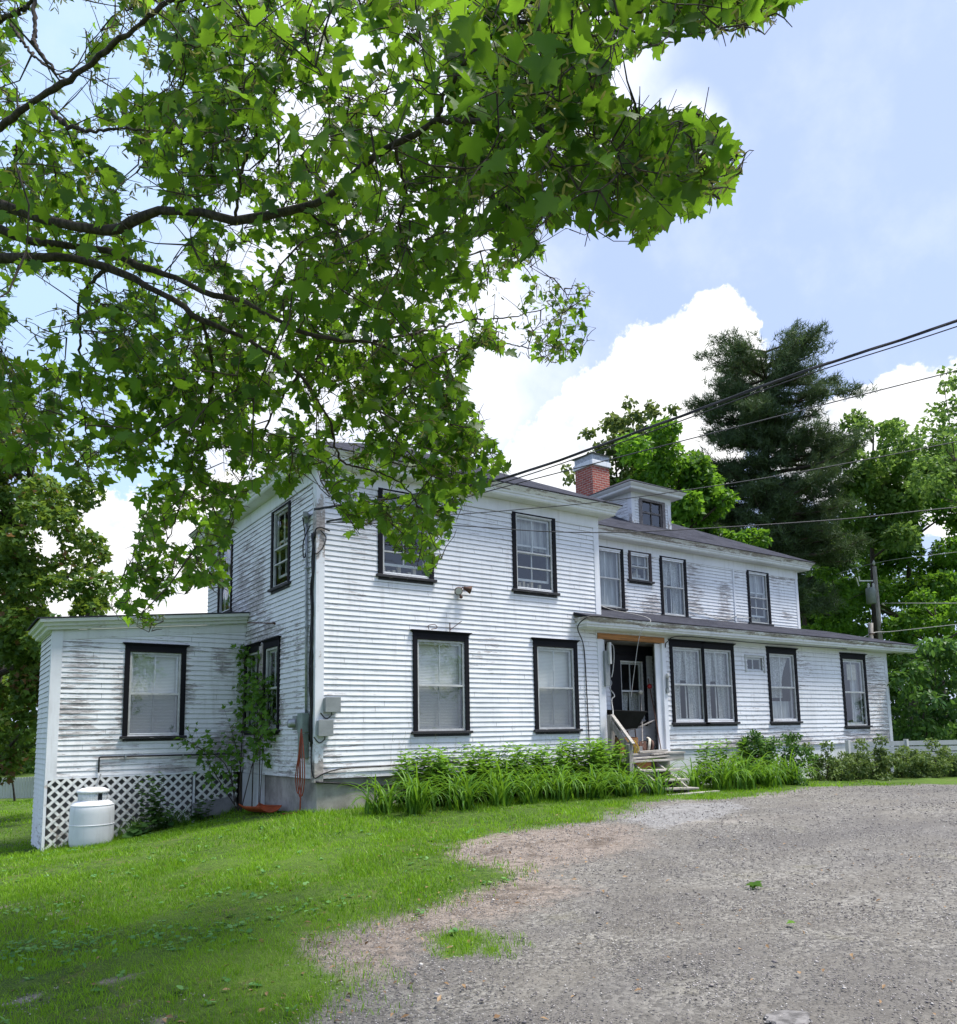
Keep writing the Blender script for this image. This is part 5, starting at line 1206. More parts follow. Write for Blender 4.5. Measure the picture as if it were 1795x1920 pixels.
def pxclumps(lst, d, jit=1.0, sq=.8, sub=1, seed=0):
    """clumps given by where they are seen (u, v, radius_px), spread in depth"""
    q = np.random.default_rng(seed); out = []
    for u, v, r in lst:
        for _ in range(sub):
            dd = d+jit*q.normal(); k = .55 if sub > 1 else 1.
            out.append((W(u+q.normal()*r*.6*(sub > 1), v+q.normal()*r*.5*(sub > 1), dd), r*k*dd/CF, sq))
    return out
# bright maple behind the chimney
c = pxclumps([(1225, 800, 45), (1180, 840, 40), (1260, 850, 60), (1300, 900, 55), (1330, 880, 40), (1220, 900, 55), (1320, 960, 50), (1280, 960, 60), (1345, 930, 35), (1240, 960, 60), (1300, 1010, 60), (1360, 990, 45), (1200, 960, 55), (1340, 1040, 50), (1240, 1030, 60)], 36, 1.6, .8, 3, 1)
tree('bright green maple rising behind the brick chimney and dormer', 1270, 1300, 36, c, 210, .27, 'bgmid', .28, RHOMB, group='deciduous trees behind the house')
c = pxclumps([(1150, 860, 34), (1170, 900, 40), (1190, 820, 34), (1210, 860, 40), (1185, 765, 22), (1140, 800, 26), (1120, 840, 18), (1160, 830, 28), (1105, 880, 14), (1070, 900, 12), (1130, 885, 20), (1230, 770, 22), (1060, 880, 9), (1200, 800, 26)], 40, 1.2, .7, 4, 2)
tree('thin pale-leaved tree with open twigs left of the chimney maple', 1170, 1300, 40, c, 120, .30, 'olive', .16, RHOMB, group='deciduous trees behind the house', inner=.2)
# white pine
def pine(label, u, vtop, vb, d, prof, seed=4, trunk_r=.42):
    q = np.random.default_rng(seed); b = W(u, vb, d); b = np.array([b[0], b[1], gz(b[0], b[1])-.1]); tp = W(u+4, vtop+22, d)
    t = thing('pine_tree', b, label, 'tree'); mb = MB(); ax = bez([b, b*.5+tp*.5+np.array([.15, 0, 0]), tp], 30)
    mb.tube(ax, list(np.linspace(trunk_r, .05, len(ax))), 10)
    NPs, ND = [], []
    H = tp[2]-b[2]
    right = RM[0]; 
    def wid(v, side):
        vs = [p[0] for p in prof]; return np.interp(v, vs, [p[2] if side > 0 else p[1] for p in prof])
    v = vtop+42.
    while v < prof[-1][0]:
        n = 7 if v > 660 else 5
        for k in range(n):
            az = q.random()*2*PI; z = W(u, v+q.normal()*7, d)[2]; i = int(np.argmin(np.abs(ax[:, 2]-z))); p = ax[i]
            side = math.cos(az); L = (wid(v, side)*d/CF)*(.55+.5*q.random())*(.55+.45*abs(side)+.2*q.random())
            if L < .35: L = .35
            hd = right*math.cos(az)+np.array([-right[1], right[0], 0])*math.sin(az)
            rise = (.34 if v < 720 else .06)+.12*q.normal()
            tip = p+hd*L+np.array([0, 0, L*rise]); mid = p+hd*L*.55+np.array([0, 0, L*rise*.25-.05*L])
            br = bez([p, mid, tip], 12); mb.tube(br, list(np.linspace(.03+.018*L, .012, len(br))), 5, cap=False)
            m = int(5+L*11)
            for s in range(m):
                f = .30+.70*q.random()**.7; bp = br[int(f*(len(br)-1))]
                off = np.array([q.normal()*.30*(1.25-f*.5), q.normal()*.30*(1.25-f*.5), .05+q.normal()*.07])*min(1.5, .5+L*.28)
                tuft = bp+off; nn = 20
                dirs = unit(q.normal(size=(nn, 3))*.75+hd*.5+np.array([0, 0, .55]))
                NPs.append(np.repeat(tuft[None], nn, 0)+q.normal(size=(nn, 3))*.09); ND.append(dirs)
        v += 14
    mb.build('trunk', 'pinebark', t, True)
    P = np.concatenate(NPs); D = np.concatenate(ND); n = len(P)
    V, F, tt = stamp(NEEDLE[0]*np.array([1.25, 1, 1]), NEEDLE[1], P, D, unit(q.normal(size=(n, 3))), .24+.16*q.random(n), np.repeat(q.random(n//20+1), 20)[:n]*.7+.3*q.random(n))
    npmesh('crown', V, F, 'needle', tt, t); return t
pine('tall dark white pine towering over the rear roof', 1432, 638, 1330, 42,
     [(620, 95, 85), (660, 125, 85), (690, 115, 100), (715, 120, 150), (740, 130, 165), (770, 125, 125), (800, 145, 120), (840, 120, 150), (880, 125, 190), (930, 130, 165), (1000, 145, 150), (1080, 150, 140), (1150, 130, 120)])
# right-hand woods
tree('yellow-green feathery tree right of the pine', 1640, 1320, 46, pxclumps([(1720, 870, 46), (1670, 830, 40), (1740, 940, 50), (1690, 1010, 60), (1580, 880, 46), (1600, 830, 40), (1650, 850, 50), (1620, 900, 60), (1680, 900, 50), (1590, 930, 50), (1650, 960, 60), (1700, 960, 50), (1560, 850, 30), (1640, 1010, 60)], 46, 2, .8, 3, 5), 150, .30, 'bglite', .25, RHOMB, group='trees in the woods right of the house')
tree('tall sparse tree with airy leaves at the right edge', 1870, 1320, 37, pxclumps([(1745, 760, 24), (1780, 730, 28), (1800, 690, 22), (1720, 800, 24), (1760, 830, 34), (1800, 800, 40), (1790, 880, 50), (1740, 900, 36), (1840, 760, 50), (1840, 880, 60), (1770, 790, 30), (1730, 850, 34), (1790, 840, 40), (1760, 900, 40), (1800, 940, 50)], 37, 1.5, .7, 3, 6), 80, .24, 'bglite', .07, barkm='bark', tmpl= RHOMB, group='trees in the woods right of the house', inner=.1)
tree('broad mid-green maple behind the transformer pole', 1700, 1320, 50, pxclumps([(1620, 1000, 50), (1680, 1030, 60), (1740, 1000, 60), (1780, 960, 50), (1640, 1070, 55), (1700, 1100, 60), (1760, 1070, 60), (1800, 1040, 60), (1840, 1000, 80), (1790, 900, 60), (1740, 920, 55), (1700, 960, 55), (1830, 860, 70), (1600, 1110, 50), (1740, 1150, 60)], 50, 2, .75, 3, 7), 150, .30, 'bgmid', .3, RHOMB, group='trees in the woods right of the house')
tree('young bright-leaved tree low beside the stub post', 1590, 1320, 43, pxclumps([(1560, 1130, 34), (1600, 1120, 34), (1580, 1165, 36), (1620, 1160, 34), (1545, 1185, 30), (1560, 1090, 26), (1600, 1195, 36)], 45.5, 1, .75, 3, 8), 190, .26, 'bgmid', .14, RHOMB, group='trees in the woods right of the house')
tree('light green tree spreading low at the right edge', 1780, 1320, 41, pxclumps([(1720, 1160, 44), (1770, 1140, 50), (1800, 1180, 50), (1740, 1200, 44), (1690, 1190, 36), (1850, 1150, 60)], 44, 1.2, .75, 3, 9), 170, .26, 'bgmid', .18, RHOMB, group='trees in the woods right of the house')
tree('dark shadowy tree filling the gap beside the rear wing', 1530, 1320, 52, pxclumps([(1520, 1000, 60), (1530, 1060, 60), (1480, 1050, 60), (1540, 1120, 60), (1560, 1040, 50), (1510, 1150, 60), (1440, 1040, 60)], 54, 1.5, .8, 3, 10), 150, .32, 'bgdark', .3, RHOMB, group='trees in the woods right of the house')
q = np.random.default_rng(31); cl = []
for k in range(110):
    u = q.uniform(1250, 2300); top = 1020+40*math.sin(u*.013); v = q.uniform(top, 1400); cl.append((W(u, v, 66+q.normal()*4), q.uniform(1.8, 3.0), .85))
for k in range(90):
    u = q.uniform(-900, 60); v = q.uniform(1130+60*math.sin(u*.01), 1470); cl.append((W(u, v, 52+q.normal()*4), q.uniform(1.6, 2.8), .85))
fw = foliage('far_woods', 'bgdark', None, cl, 90, .42); tag(fw, 'dark woods closing off the view behind the trees', 'woods', None, 'stuff')
# bush by the low addition
c = pxclumps([(1700, 1235, 34), (1740, 1225, 34), (1780, 1215, 34), (1690, 1280, 34), (1735, 1270, 42), (1790, 1260, 44), (1700, 1325, 36), (1750, 1320, 44), (1800, 1310, 48), (1840, 1250, 60), (1760, 1360, 46), (1700, 1370, 36), (1850, 1330, 70), (1720, 1420, 40), (1800, 1400, 60)], 25.5, .7, .85, 3, 12)
tree('large broad-leaved bush with pale new leaves at the end of the low addition', 1745, 1400, 25.5, c, 190, .21, 'shrub', .06, OVAL, 'leafy_bush', cat='bush', limbs=12, topf=.6, hang=.8)
# left bronze maple
c = pxclumps([(40, 800, 60), (-20, 830, 70), (90, 880, 60), (130, 950, 60), (40, 920, 80), (-40, 950, 80), (150, 1030, 50), (90, 1030, 70), (10, 1040, 80), (-60, 1080, 90), (160, 1110, 45), (110, 1130, 60), (40, 1150, 80), (-30, 1190, 90), (70, 1230, 60), (20, 1290, 70), (110, 1200, 45), (-60, 1300, 90), (40, 1350, 60), (60, 1260, 60), (90, 1300, 40), (20, 1400, 60), (55, 1420, 40), (-20, 1380, 80), (70, 1370, 34), (100, 1180, 50), (0, 1200, 70), (30, 1080, 70), (80, 960, 60), (195, 1060, 22), (180, 1140, 26), (150, 1180, 30), (0, 740, 40)], 21.5, 1.0, .85, 3, 13)
tree('dense bronze-tinged maple left of the side addition', -60, 1500, 24.0, c, 330, .15, 'bronze', .30, MAPLE_S, limbs=14)
for lab, lst, d, s in (('low green shrub under the bronze maple by the picket fence', [(30, 1400, 24), (60, 1420, 20), (0, 1420, 26), (-30, 1400, 30)], 29, 14), ('rounded green shrub at the left edge behind the picket fence', [(-80, 1410, 30), (-120, 1400, 34), (-60, 1440, 24)], 33, 15)):
    c = pxclumps(lst, d, .4, .85, 3, s); tree(lab, lst[0][0], 1470, d, c, 260, .14, 'bgmid', .04, RHOMB, 'green_shrub', cat='shrub', limbs=4)
# trees standing behind the house, seen from the side
for u, d, lab in ((-420, 40, 'round green tree far left beyond the lawn'), (520, 48, 'green tree hidden behind the house')):
    c = rand_clumps(W(u, 1250 if u > 0 else 1100, d), (3.2, 3.2, 2.0 if u > 0 else 3.6), 22, .8, 1.4, .8, d); tree(lab, u, 1400, d, c, 60, .34, 'bgmid', .25)

# unseen trees added behind the viewer to give the old glass reflections
for (x, y, lab) in ((-14, -34, 'tall round tree added behind the viewer for window reflections'), (4, -42, 'broad unseen tree added across the drive for window reflections'), (22, -36, 'leafy unseen tree added beyond the drive for window reflections')):
    b = np.array([x, y, gz(x, y)]); t = thing('leafy_tree', b, lab, 'tree'); mb = MB(); mb.tube([b, b+np.array([.1, 0, 3]), b+np.array([.2, .2, 7])], [.3, .22, .1], 10); mb.build('trunk', 'bark', t, True)
    foliage('crown', 'bgmid', t, rand_clumps(b+np.array([0, 0, 6.5]), (3.4, 3.4, 3.6), 20, 1.0, 1.7, .8, int(x)+50), 45, .42)

# ------------------------------------------------------------------ beds along the wall
def blade_clump(base, n, L0, L1, w, spread, seed, droop=1.0):
    q = np.random.default_rng(seed); V = []; F = []; T = []; K = 7
    for k in range(n):
        az = q.random()*2*PI; L = q.uniform(L0, L1); el = math.radians(q.uniform(58, 88)); p = np.array(base)+np.array([q.normal(), q.normal(), 0])*spread; p[2] = gz(p[0], p[1])-.02
        h = np.array([math.cos(az), math.sin(az), 0]); s = np.array([-h[1], h[0], 0]); o = len(V); t = q.random()**1.3; st = L/K; bend = q.uniform(.26, .58)*droop
        for i in range(K+1):
            ww = w*(.75+.4*q.random()*0)*(1-(i/K)**2.2)*(.7+.6*t*0)+.0008
            up = np.array([-h[0]*math.sin(el), -h[1]*math.sin(el), math.cos(el)])
            V += [p-s*ww+up*ww*.5, p, p+s*ww+up*ww*.5]; T += [t]*3
            p = p+(h*math.cos(el)+UP*math.sin(el))*st; el -= bend*(.4+1.3*i/K)
        for i in range(K):
            a = o+3*i; F += [(a, a+1, a+4, a+3), (a+1, a+2, a+5, a+4)]
    return np.array(V), np.array(F), np.array(T)
def lily(x, y, label, group, n=52, L=(.65, 1.05), seed=0, w=.034):
    V, F, T = blade_clump((x, y, 0), n, L[0], L[1], w, .10, seed)
    o = npmesh('daylily_clump', V, F, 'lily', T, None, (x, y, gz(x, y))); tag(o, label, 'plant', group)
q = random.Random(12)
for k in range(16):
    x = .80+k*.41+q.uniform(-.08, .08); y = -1.0-.40*(k % 2)+q.uniform(-.08, .08)
    lily(x, y, 'arching strap-leaved daylily clump in the bed left of the porch steps', 'daylily clumps left of the steps', int(q.uniform(34, 62)), (.62+.2*q.random(), 1.1+.45*q.random()), 40+k)
for k in range(9):
    x = 8.75+k*.40+q.uniform(-.06, .06); y = -1.0-.35*(k % 2)+q.uniform(-.06, .06)
    lily(x, y, 'arching strap-leaved daylily clump in the bed right of the porch steps', 'daylily clumps right of the steps', int(q.uniform(36, 60)), (.68+.2*q.random(), 1.15+.4*q.random()), 70+k)
def weeds(x, y, label, group, seed, n=9, h=(.7, 1.15), mat='weed', leaf=.25, tmpl=LANCE, name='leafy_weed', spread=.16, cat='plant'):
    q = np.random.default_rng(seed); t = thing(name, (x, y, gz(x, y)), label, cat, group); mb = MB(); P, T, Nn, S, TI = [], [], [], [], []
    for k in range(n):
        b = np.array([x+q.normal()*spread, y+q.normal()*spread*.8, 0]); b[2] = gz(b[0], b[1])-.02; H = q.uniform(*h); ln = np.array([q.normal()*.10, -.06+q.normal()*.08, 0])
        ax = bez([b, b+np.array([0, 0, H*.5])+ln*.3, b+np.array([0, 0, H])+ln], 10); mb.tube(ax, list(np.linspace(.006, .002, len(ax))), 4, cap=False)
        m = int(H*30); t0 = q.random()
        for i in range(m):
            f = .18+.82*i/m; p = ax[min(len(ax)-1, int(f*len(ax)))]+np.array([0, 0, (f*len(ax) % 1)*H/len(ax)]); az = i*2.4+q.random()
            P.append(p); T.append([math.cos(az), math.sin(az), .35-.5*(1-f)+q.normal()*.2]); Nn.append([q.normal()*.3, q.normal()*.3, 1]); S.append(leaf*(1.1-.55*f)*(.8+.4*q.random())); TI.append(np.clip(.2+.6*f+.2*q.normal(), 0, 1))
    mb.build('stems', 'stem', t)
    V, F, tt = stamp(tmpl[0]*np.array([2.1, 1, 1]), tmpl[1], np.array(P), unit(np.array(T)), unit(np.array(Nn)), np.array(S), np.array(TI)); npmesh('leaves', V, F, mat, tt, t)
for k in range(13):
    weeds(1.5+k*.42+q.uniform(-.1, .1), -.62+q.uniform(-.12, .08), 'light green leafy weed stems growing against the front wall', 'weeds against the front wall', 100+k, 15, (.65, 1.05) if k < 9 else (.8, 1.15))
for k in range(4): weeds(9.6+k*.75, -.5, 'upright weeds between the right-hand daylilies and the wall', 'weeds right of the steps', 130+k, 8, (.7, 1.1))
# bramble and hedge on the right
def bush(label, px, d, jit, dens, size, mat, seed, name='bramble_bush', tm=OVAL):
    q = np.random.default_rng(seed); us = [p[0] for p in px]; vs = [p[1] for p in px]
    px = px+[(q.uniform(min(us)-12, max(us)+12), q.uniform(min(vs)-4, max(vs)+12), q.uniform(12, 24)) for _ in range(22)]
    c = pxclumps(px, d, jit, .85, 2, seed); tree(label, px[0][0], 1470, d, c, dens*3, size, mat, .02, tm, name, cat='bush', limbs=8, topf=.7, hang=.5)
bush('rounded bramble bush at the right end of the daylily bed', [(1390, 1400, 24), (1430, 1395, 26), (1470, 1412, 26), (1500, 1425, 24), (1440, 1435, 30), (1490, 1450, 26), (1400, 1430, 26)], 19.8, .35, 420, .085, 'shrub', 20)
hq = [[(1530, 1420, 24), (1565, 1425, 26), (1540, 1450, 24), (1580, 1455, 22)], [(1610, 1422, 24), (1645, 1420, 26), (1620, 1452, 24), (1655, 1455, 22)], [(1690, 1424, 24), (1730, 1420, 26), (1700, 1455, 24), (1740, 1456, 24)], [(1770, 1425, 26), (1800, 1425, 28), (1780, 1458, 24), (1840, 1430, 34)]]
for k, p in enumerate(hq): bush(('dull green hedge bush next to the bramble bush', 'dull green hedge bush second from the bramble bush', 'dull green hedge bush before the pale board fence', 'dull green hedge bush at the right edge of the view')[k], p, 20.8+.45*k, .35, 400, .085, 'hedge', 22+k, 'hedge_bush')
# saplings and vines in the corner of the ell
vt = thing('vine_sapling', (-.35, 3.3, gz(-.35, 3.3)), 'leafy saplings and vines climbing the wall corner over the side window', 'plant')
mb = MB(); P, T, Nn = [], [], []; q = np.random.default_rng(6)
def stem(pts, r0, r1, leafn, spread, from_f=.2):
    ax = bez(pts, 26); mb.tube(ax, list(np.linspace(r0, r1, len(ax))), 5, cap=False)
    for i in range(leafn):
        f = from_f+(1-from_f)*q.random(); p = ax[int(f*(len(ax)-1))]; o = q.normal(size=3)*spread; mb.tube([p, p+o], .002, 3, cap=False)
        P.append(p+o); T.append(unit(o*2+q.normal(size=3)*.4*spread+np.array([-.04, -.06, -.10]))); Nn.append(unit(np.array([-.45, -.5, .7])+q.normal(size=3)*.4))
g0 = gz(-.3, 3.2)
stem([(-.25, 3.35, g0), (-.22, 3.4, .2), (-.14, 3.55, 1.2), (-.12, 3.6, 2.0), (-.12, 3.66, 2.78)], .016, .006, 150, .085, .45)
stem([(-.12, 2.95, g0+.1), (-.12, 2.9, .6), (-.10, 2.85, 1.6), (-.10, 2.8, 2.5)], .014, .005, 100, .075, .3)
stem([(-.10, 2.6, g0+.1), (-.12, 2.5, .8), (-.10, 2.45, 1.5), (-.12, 2.4, 2.0)], .012, .005, 130, .095, .4)
stem([(-.3, 3.1, g0), (-.35, 3.0, .1), (-.50, 2.9, .6), (-.62, 2.85, .95)], .014, .005, 60, .14, .45); stem([(-.3, 3.2, g0), (-.6, 3.2, .2), (-1.1, 3.3, .55), (-1.4, 3.35, .75)], .012, .004, 60, .13, .45)
stem([(-.3, 3.1, g0), (-.22, 2.6, .3), (-.2, 2.2, .75), (-.16, 1.75, 1.05)], .012, .004, 95, .13, .6); stem([(-.3, 3.2, g0), (-.85, 3.2, .1), (-1.0, 3.1, .35)], .012, .004, 40, .13, .4)
stem([(-.4, 3.1, g0), (-.55, 2.9, -.1), (-.6, 2.8, .3)], .010, .004, 34, .13, .4); stem([(-.15, 2.4, g0+.1), (-.15, 2.3, .2), (-.14, 2.25, .55)], .010, .004, 22, .10, .4)
mb.build('stems', 'bark', vt); n = len(P)
V, F, tt = stamp(MAPLE_S[0], MAPLE_S[1], np.array(P), np.array(T), np.array(Nn), .075+.075*q.random(n), q.random(n)); npmesh('leaves', V, F, 'weed', tt*.8, vt)
# plants by the tank
for k, (x, y, lab) in enumerate(((-2.25, 3.35, 'dark strap-leaved clump right beside the propane tank'), (-1.45, 3.4, 'strap-leaved clump before the lattice by the slab'))):
    V, F, T = blade_clump((x, y, 0), 46, .40, .75, .015, .12, 200+k); o = npmesh('lily_clump', V, F, 'lily', T*.4, None, (x, y, gz(x, y))); tag(o, lab, 'plant')
for k, (x, y) in enumerate(((-1.9, 3.3), (-1.75, 3.15), (-2.35, 2.95), (-1.15, 3.35))):
    weeds(x, y, ('tall weed stem rising in front of the lattice', 'leafy weed at the foot of the lattice middle', 'broad-leaved weed before the propane tank', 'leafy weed near the grey half-round slab')[k], None, 210+k, 6, ((.7, 1.15), (.3, .6), (.15, .3), (.3, .5))[k], 'shrub', (.14, .14, .2, .14)[k], OVAL, 'leafy_weed', .12)
# tall seeding grass against the walls
q = np.random.default_rng(9); V = []; F = []; T = []
def stalk(x, y, H):
    b = np.array([x, y, gz(x, y)]); ln = np.array([q.normal()*.10, -.05+q.normal()*.05, 0]); o = len(V); ax = bez([b, b+np.array([0, 0, H*.6])+ln*.3, b+np.array([0, 0, H])+ln], 8); t = q.random(); n = len(ax)
    for i, p in enumerate(ax): w = .0028*(1-.5*i/n); V.extend([p-np.array([w, w*.6, 0]), p+np.array([w, w*.6, 0])]); T.extend([t, t])
    for i in range(n-1): a = o+2*i; F.append((a, a+1, a+3, a+2))
    for k in range(7):
        p = ax[-1]-np.array([0, 0, k*.035]); d = unit(q.normal(size=3)+np.array([0, 0, .8]))*(.03+.008*k); a = len(V); w = np.array([.003, .002, 0]); V.extend([p-w, p+w, p+d+w, p+d-w]); T.extend([t]*4); F.append((a, a+1, a+2, a+3))
for k in range(150): stalk(q.uniform(1.2, 6.6), q.uniform(-.75, -.2), q.uniform(.8, 1.35)*(.85 if k % 3 else 1))
for k in range(60): stalk(q.uniform(9, 12.5), q.uniform(-.75, -.25), q.uniform(.9, 1.4))
o = npmesh('tall_grass', np.array(V), np.array(F), 'straw', np.array(T)); tag(o, 'thin seeding grass stalks along the house wall', 'grass', None, 'stuff')

# ------------------------------------------------------------------ lawn grass, gravel, litter
def scatter(x0, x1, y0, y1, n, maskf, vis=True):
    x = rng.uniform(x0, x1, n); y = rng.uniform(y0, y1, n); m = maskf(x, y); k = rng.random(n) < m; x, y = x[k], y[k]
    z = ground(x, y); P = np.stack([x, y, z], 1)
    if vis:
        u, v, d = proj(P); k = (d > .5) & (u > -420) & (u < 2215) & (v < 2250); P = P[k]
    inside = (P[:, 0] > -.0) & (P[:, 0] < X2) & (P[:, 1] > .05) & (P[:, 1] < 8); inside |= (P[:, 0] > XL+.1) & (P[:, 0] < .1) & (P[:, 1] > YE) & (P[:, 1] < 6)
    return P[~inside]
def grass(bands):
    VV, FF, TT = [], [], []; o = 0
    for (lo, hi, dens, h, w) in bands:
        P = scatter(-14, 14, -13, 24, int(dens*28*37), lambda x, y: grassmask(x, y)*(.35+.9*vnoise(x, y, .5, 14)))
        d = np.linalg.norm(P-CAM, axis=1); P = P[(d >= lo) & (d < hi)]; n = len(P)
        hh = h*(.55+.9*rng.random(n))*(.65+.8*vnoise(P[:, 0], P[:, 1], .45, 15)); P[:, 2] -= .012
        # uncut fringe against the walls
        nw = np.clip(1-np.abs(P[:, 1]+.45)/.8, 0, 1)*(P[:, 0] > -.6)*(P[:, 0] < 13)+np.clip(1-np.abs(P[:, 1]-3.5)/.7, 0, 1)*(P[:, 0] < .2)*(P[:, 0] > -4.3); hh = hh*(1+1.6*nw*rng.random(n))
        az = rng.random(n)*2*PI; s = np.stack([np.cos(az), np.sin(az), np.zeros(n)], 1); lean = np.stack([rng.normal(size=n)*.5, rng.normal(size=n)*.5, np.zeros(n)], 1)
        ww = (w*(.7+.6*rng.random(n)))[:, None]; a = P-s*ww; b = P+s*ww; m = P+lean*hh[:, None]*.35+np.array([0, 0, 1])*hh[:, None]*.6; tip = P+lean*hh[:, None]+np.array([0, 0, 1])*hh[:, None]*.95
        V = np.stack([a, b, m-s*ww*.7, m+s*ww*.7, tip], 1).reshape(-1, 3); f = np.array([[0, 1, 3], [0, 3, 2], [2, 3, 4]]); F = (f[None]+(np.arange(n)*5)[:, None, None]).reshape(-1, 3)
        t = np.clip(.25+.55*vnoise(P[:, 0], P[:, 1], 1.1, 16)+rng.normal(size=n)*.16+.15*vnoise(P[:, 0], P[:, 1], .3, 17), 0, .96); t = np.where(rng.random(n) < .02, 1., t)
        VV.append(V); FF.append(F+o); TT.append(np.repeat(t, 5)); o += len(V)
    ob = npmesh('lawn_grass', np.vstack(VV), np.vstack(FF), 'grass', np.concatenate(TT)); tag(ob, 'short bright green lawn grass thinning out towards the gravel', 'grass', None, 'stuff')
grass([(0, 7.5, 3600, .046, .0026), (7.5, 12, 1900, .050, .0040), (12, 19, 700, .055, .0062), (19, 34, 170, .055, .012)])
# clover and plantain patches
P = []
for (u, v, r, n) in ((40, 1790, .45, 150), (110, 1775, .3, 60), (330, 1765, .45, 110), (250, 1750, .3, 30), (430, 1745, .2, 30), (560, 1705, .25, 30), (480, 1675, .4, 40), (650, 1695, .15, 18), (20, 1715, .4, 50)):
    c0 = gpt(u, v); 
    for k in range(n): x, y = c0[0]+rng.normal()*r, c0[1]+rng.normal()*r*.6; P.append((x, y, gz(x, y)+.02+.03*rng.random()))
RP = scatter(-9, 2, -11.5, 3, 900, lambda x, y: grassmask(x, y)*.5)
for r_ in RP:
    for k in range(5): P.append(r_+np.array([rng.normal()*.012, rng.normal()*.012, .025]))
P = np.array(P); n = len(P); V, F, tt = stamp(OVAL[0]*np.array([1.6, 1, .6]), OVAL[1], P, unit(rng.normal(size=(n, 3))*np.array([1, 1, .25])), unit(np.array([0, 0, 1.])+rng.normal(size=(n, 3))*.25), .028+.03*rng.random(n), rng.random(n))
o = npmesh('clover', V, F, 'clover', tt); tag(o, 'patches of low broad-leaved clover in the lawn', 'ground cover', None, 'stuff')
# gravel stones
OCT = (np.array([(1, 0, 0), (-1, 0, 0), (0, 1, 0), (0, -1, 0), (0, 0, .7), (0, 0, -.5)]), np.array([[0, 2, 4], [2, 1, 4], [1, 3, 4], [3, 0, 4], [2, 0, 5], [1, 2, 5], [3, 1, 5], [0, 3, 5]]))
VV, FF, TT = [], [], []; o_n = 0
for lo, hi, dens, sz in ((0, 8, 2200, .0058), (8, 13, 800, .0078), (13, 24, 160, .012), (0, 16, 7, .015)):
    P = scatter(-7, 22, -14, 2, int(dens*29*16), lambda x, y: np.clip(1.1-grassmask(x, y)*1.3, 0, 1)*(.25+.9*vnoise(x, y, .7, 33)))
    d = np.linalg.norm(P-CAM, axis=1); P = P[(d >= lo) & (d < hi)]; n = len(P); S = sz*(.45+1.0*rng.random(n)**2.2)
    tv = OCT[0][None]*(1+.5*(rng.random((n, 6, 1))-.5)); az = rng.random(n)*2*PI; ca, sa = np.cos(az)[:, None], np.sin(az)[:, None]; st = 1+.6*rng.random((n, 1))
    x = tv[..., 0]*st; V = np.stack([x*ca-tv[..., 1]*sa, x*sa+tv[..., 1]*ca, tv[..., 2]], -1)*S[:, None, None]+P[:, None, :]+np.array([0, 0, 0.0])
    F = (OCT[1][None]+(np.arange(n)*6)[:, None, None]).reshape(-1, 3); VV.append(V.reshape(-1, 3)); FF.append(F+o_n); TT.append(np.repeat(rng.random(n), 6)); o_n += n*6
def stonemat():
    m, nt, out = newmat('gravel_stone'); g = N(nt); t = g('ShaderNodeAttribute', attribute_name='tint').outputs['Fac']
    r = g('ShaderNodeValToRGB'); nt.links.new(t, r.inputs[0]); e = r.color_ramp.elements
    e[0].color = (.11, .105, .10, 1); e[1].color = (.53, .51, .47, 1)
    for p_, c_ in ((.35, (.15, .14, .145, 1)), (.6, (.24, .215, .20, 1)), (.85, (.34, .32, .31, 1))): x = e.new(p_); x.color = c_
    finish(g, out, r.outputs[0], .9, None, 0, 0, 0, .2); return m
MT['stone'] = stonemat()
o = npmesh('gravel', np.vstack(VV), np.vstack(FF), 'stone', np.concatenate(TT)); tag(o, 'loose grey gravel stones scattered over the driveway', 'gravel', None, 'stuff')
# dead leaves and twigs on the ground
P = np.vstack([scatter(-7, 4, -12.5, -3, 9500, lambda x, y: .16*(np.abs(polydist(x, y, GRAVEL)) < .9)+.05), scatter(-6, 12, -10, 0, 900, lambda x, y: .16+0*x)]); n = len(P); P[:, 2] += .012
V, F, tt = stamp(LANCE[0]*np.array([2.2, 1, 1]), LANCE[1], P, unit(rng.normal(size=(n, 3))*np.array([1, 1, .2])), unit(np.array([0, 0, 1.])+rng.normal(size=(n, 3))*.3), .025+.045*rng.random(n), rng.random(n))
o = npmesh('leaf_litter', V, F, 'deadleaf', tt); tag(o, 'dry leaf scraps and twigs strewn along the lawn edge', 'leaf litter', None, 'stuff')
for k, (u, v, s, lab) in enumerate(((1412, 1664, .11, 'fresh green maple leaf cluster lying on the driveway gravel'), (1490, 1734, .07, 'small yellow-green leaf lying on the gravel'))):
    p = gpt(u, v); p[2] += .02; n = 3 if k == 0 else 1
    V, F, tt = stamp(MAPLE[0], MAPLE[1], np.array([p+np.array([.05*i, .03*i, .004*i]) for i in range(n)]), unit(rng.normal(size=(n, 3))*np.array([1, 1, .1])), unit(np.array([0, 0, 1.])+rng.normal(size=(n, 3))*.2), np.full(n, s), np.full(n, .6))
    o = npmesh('fallen_leaf', V, F, 'maple' if k == 0 else 'weed', tt, None, tuple(p)); tag(o, lab, 'leaf')
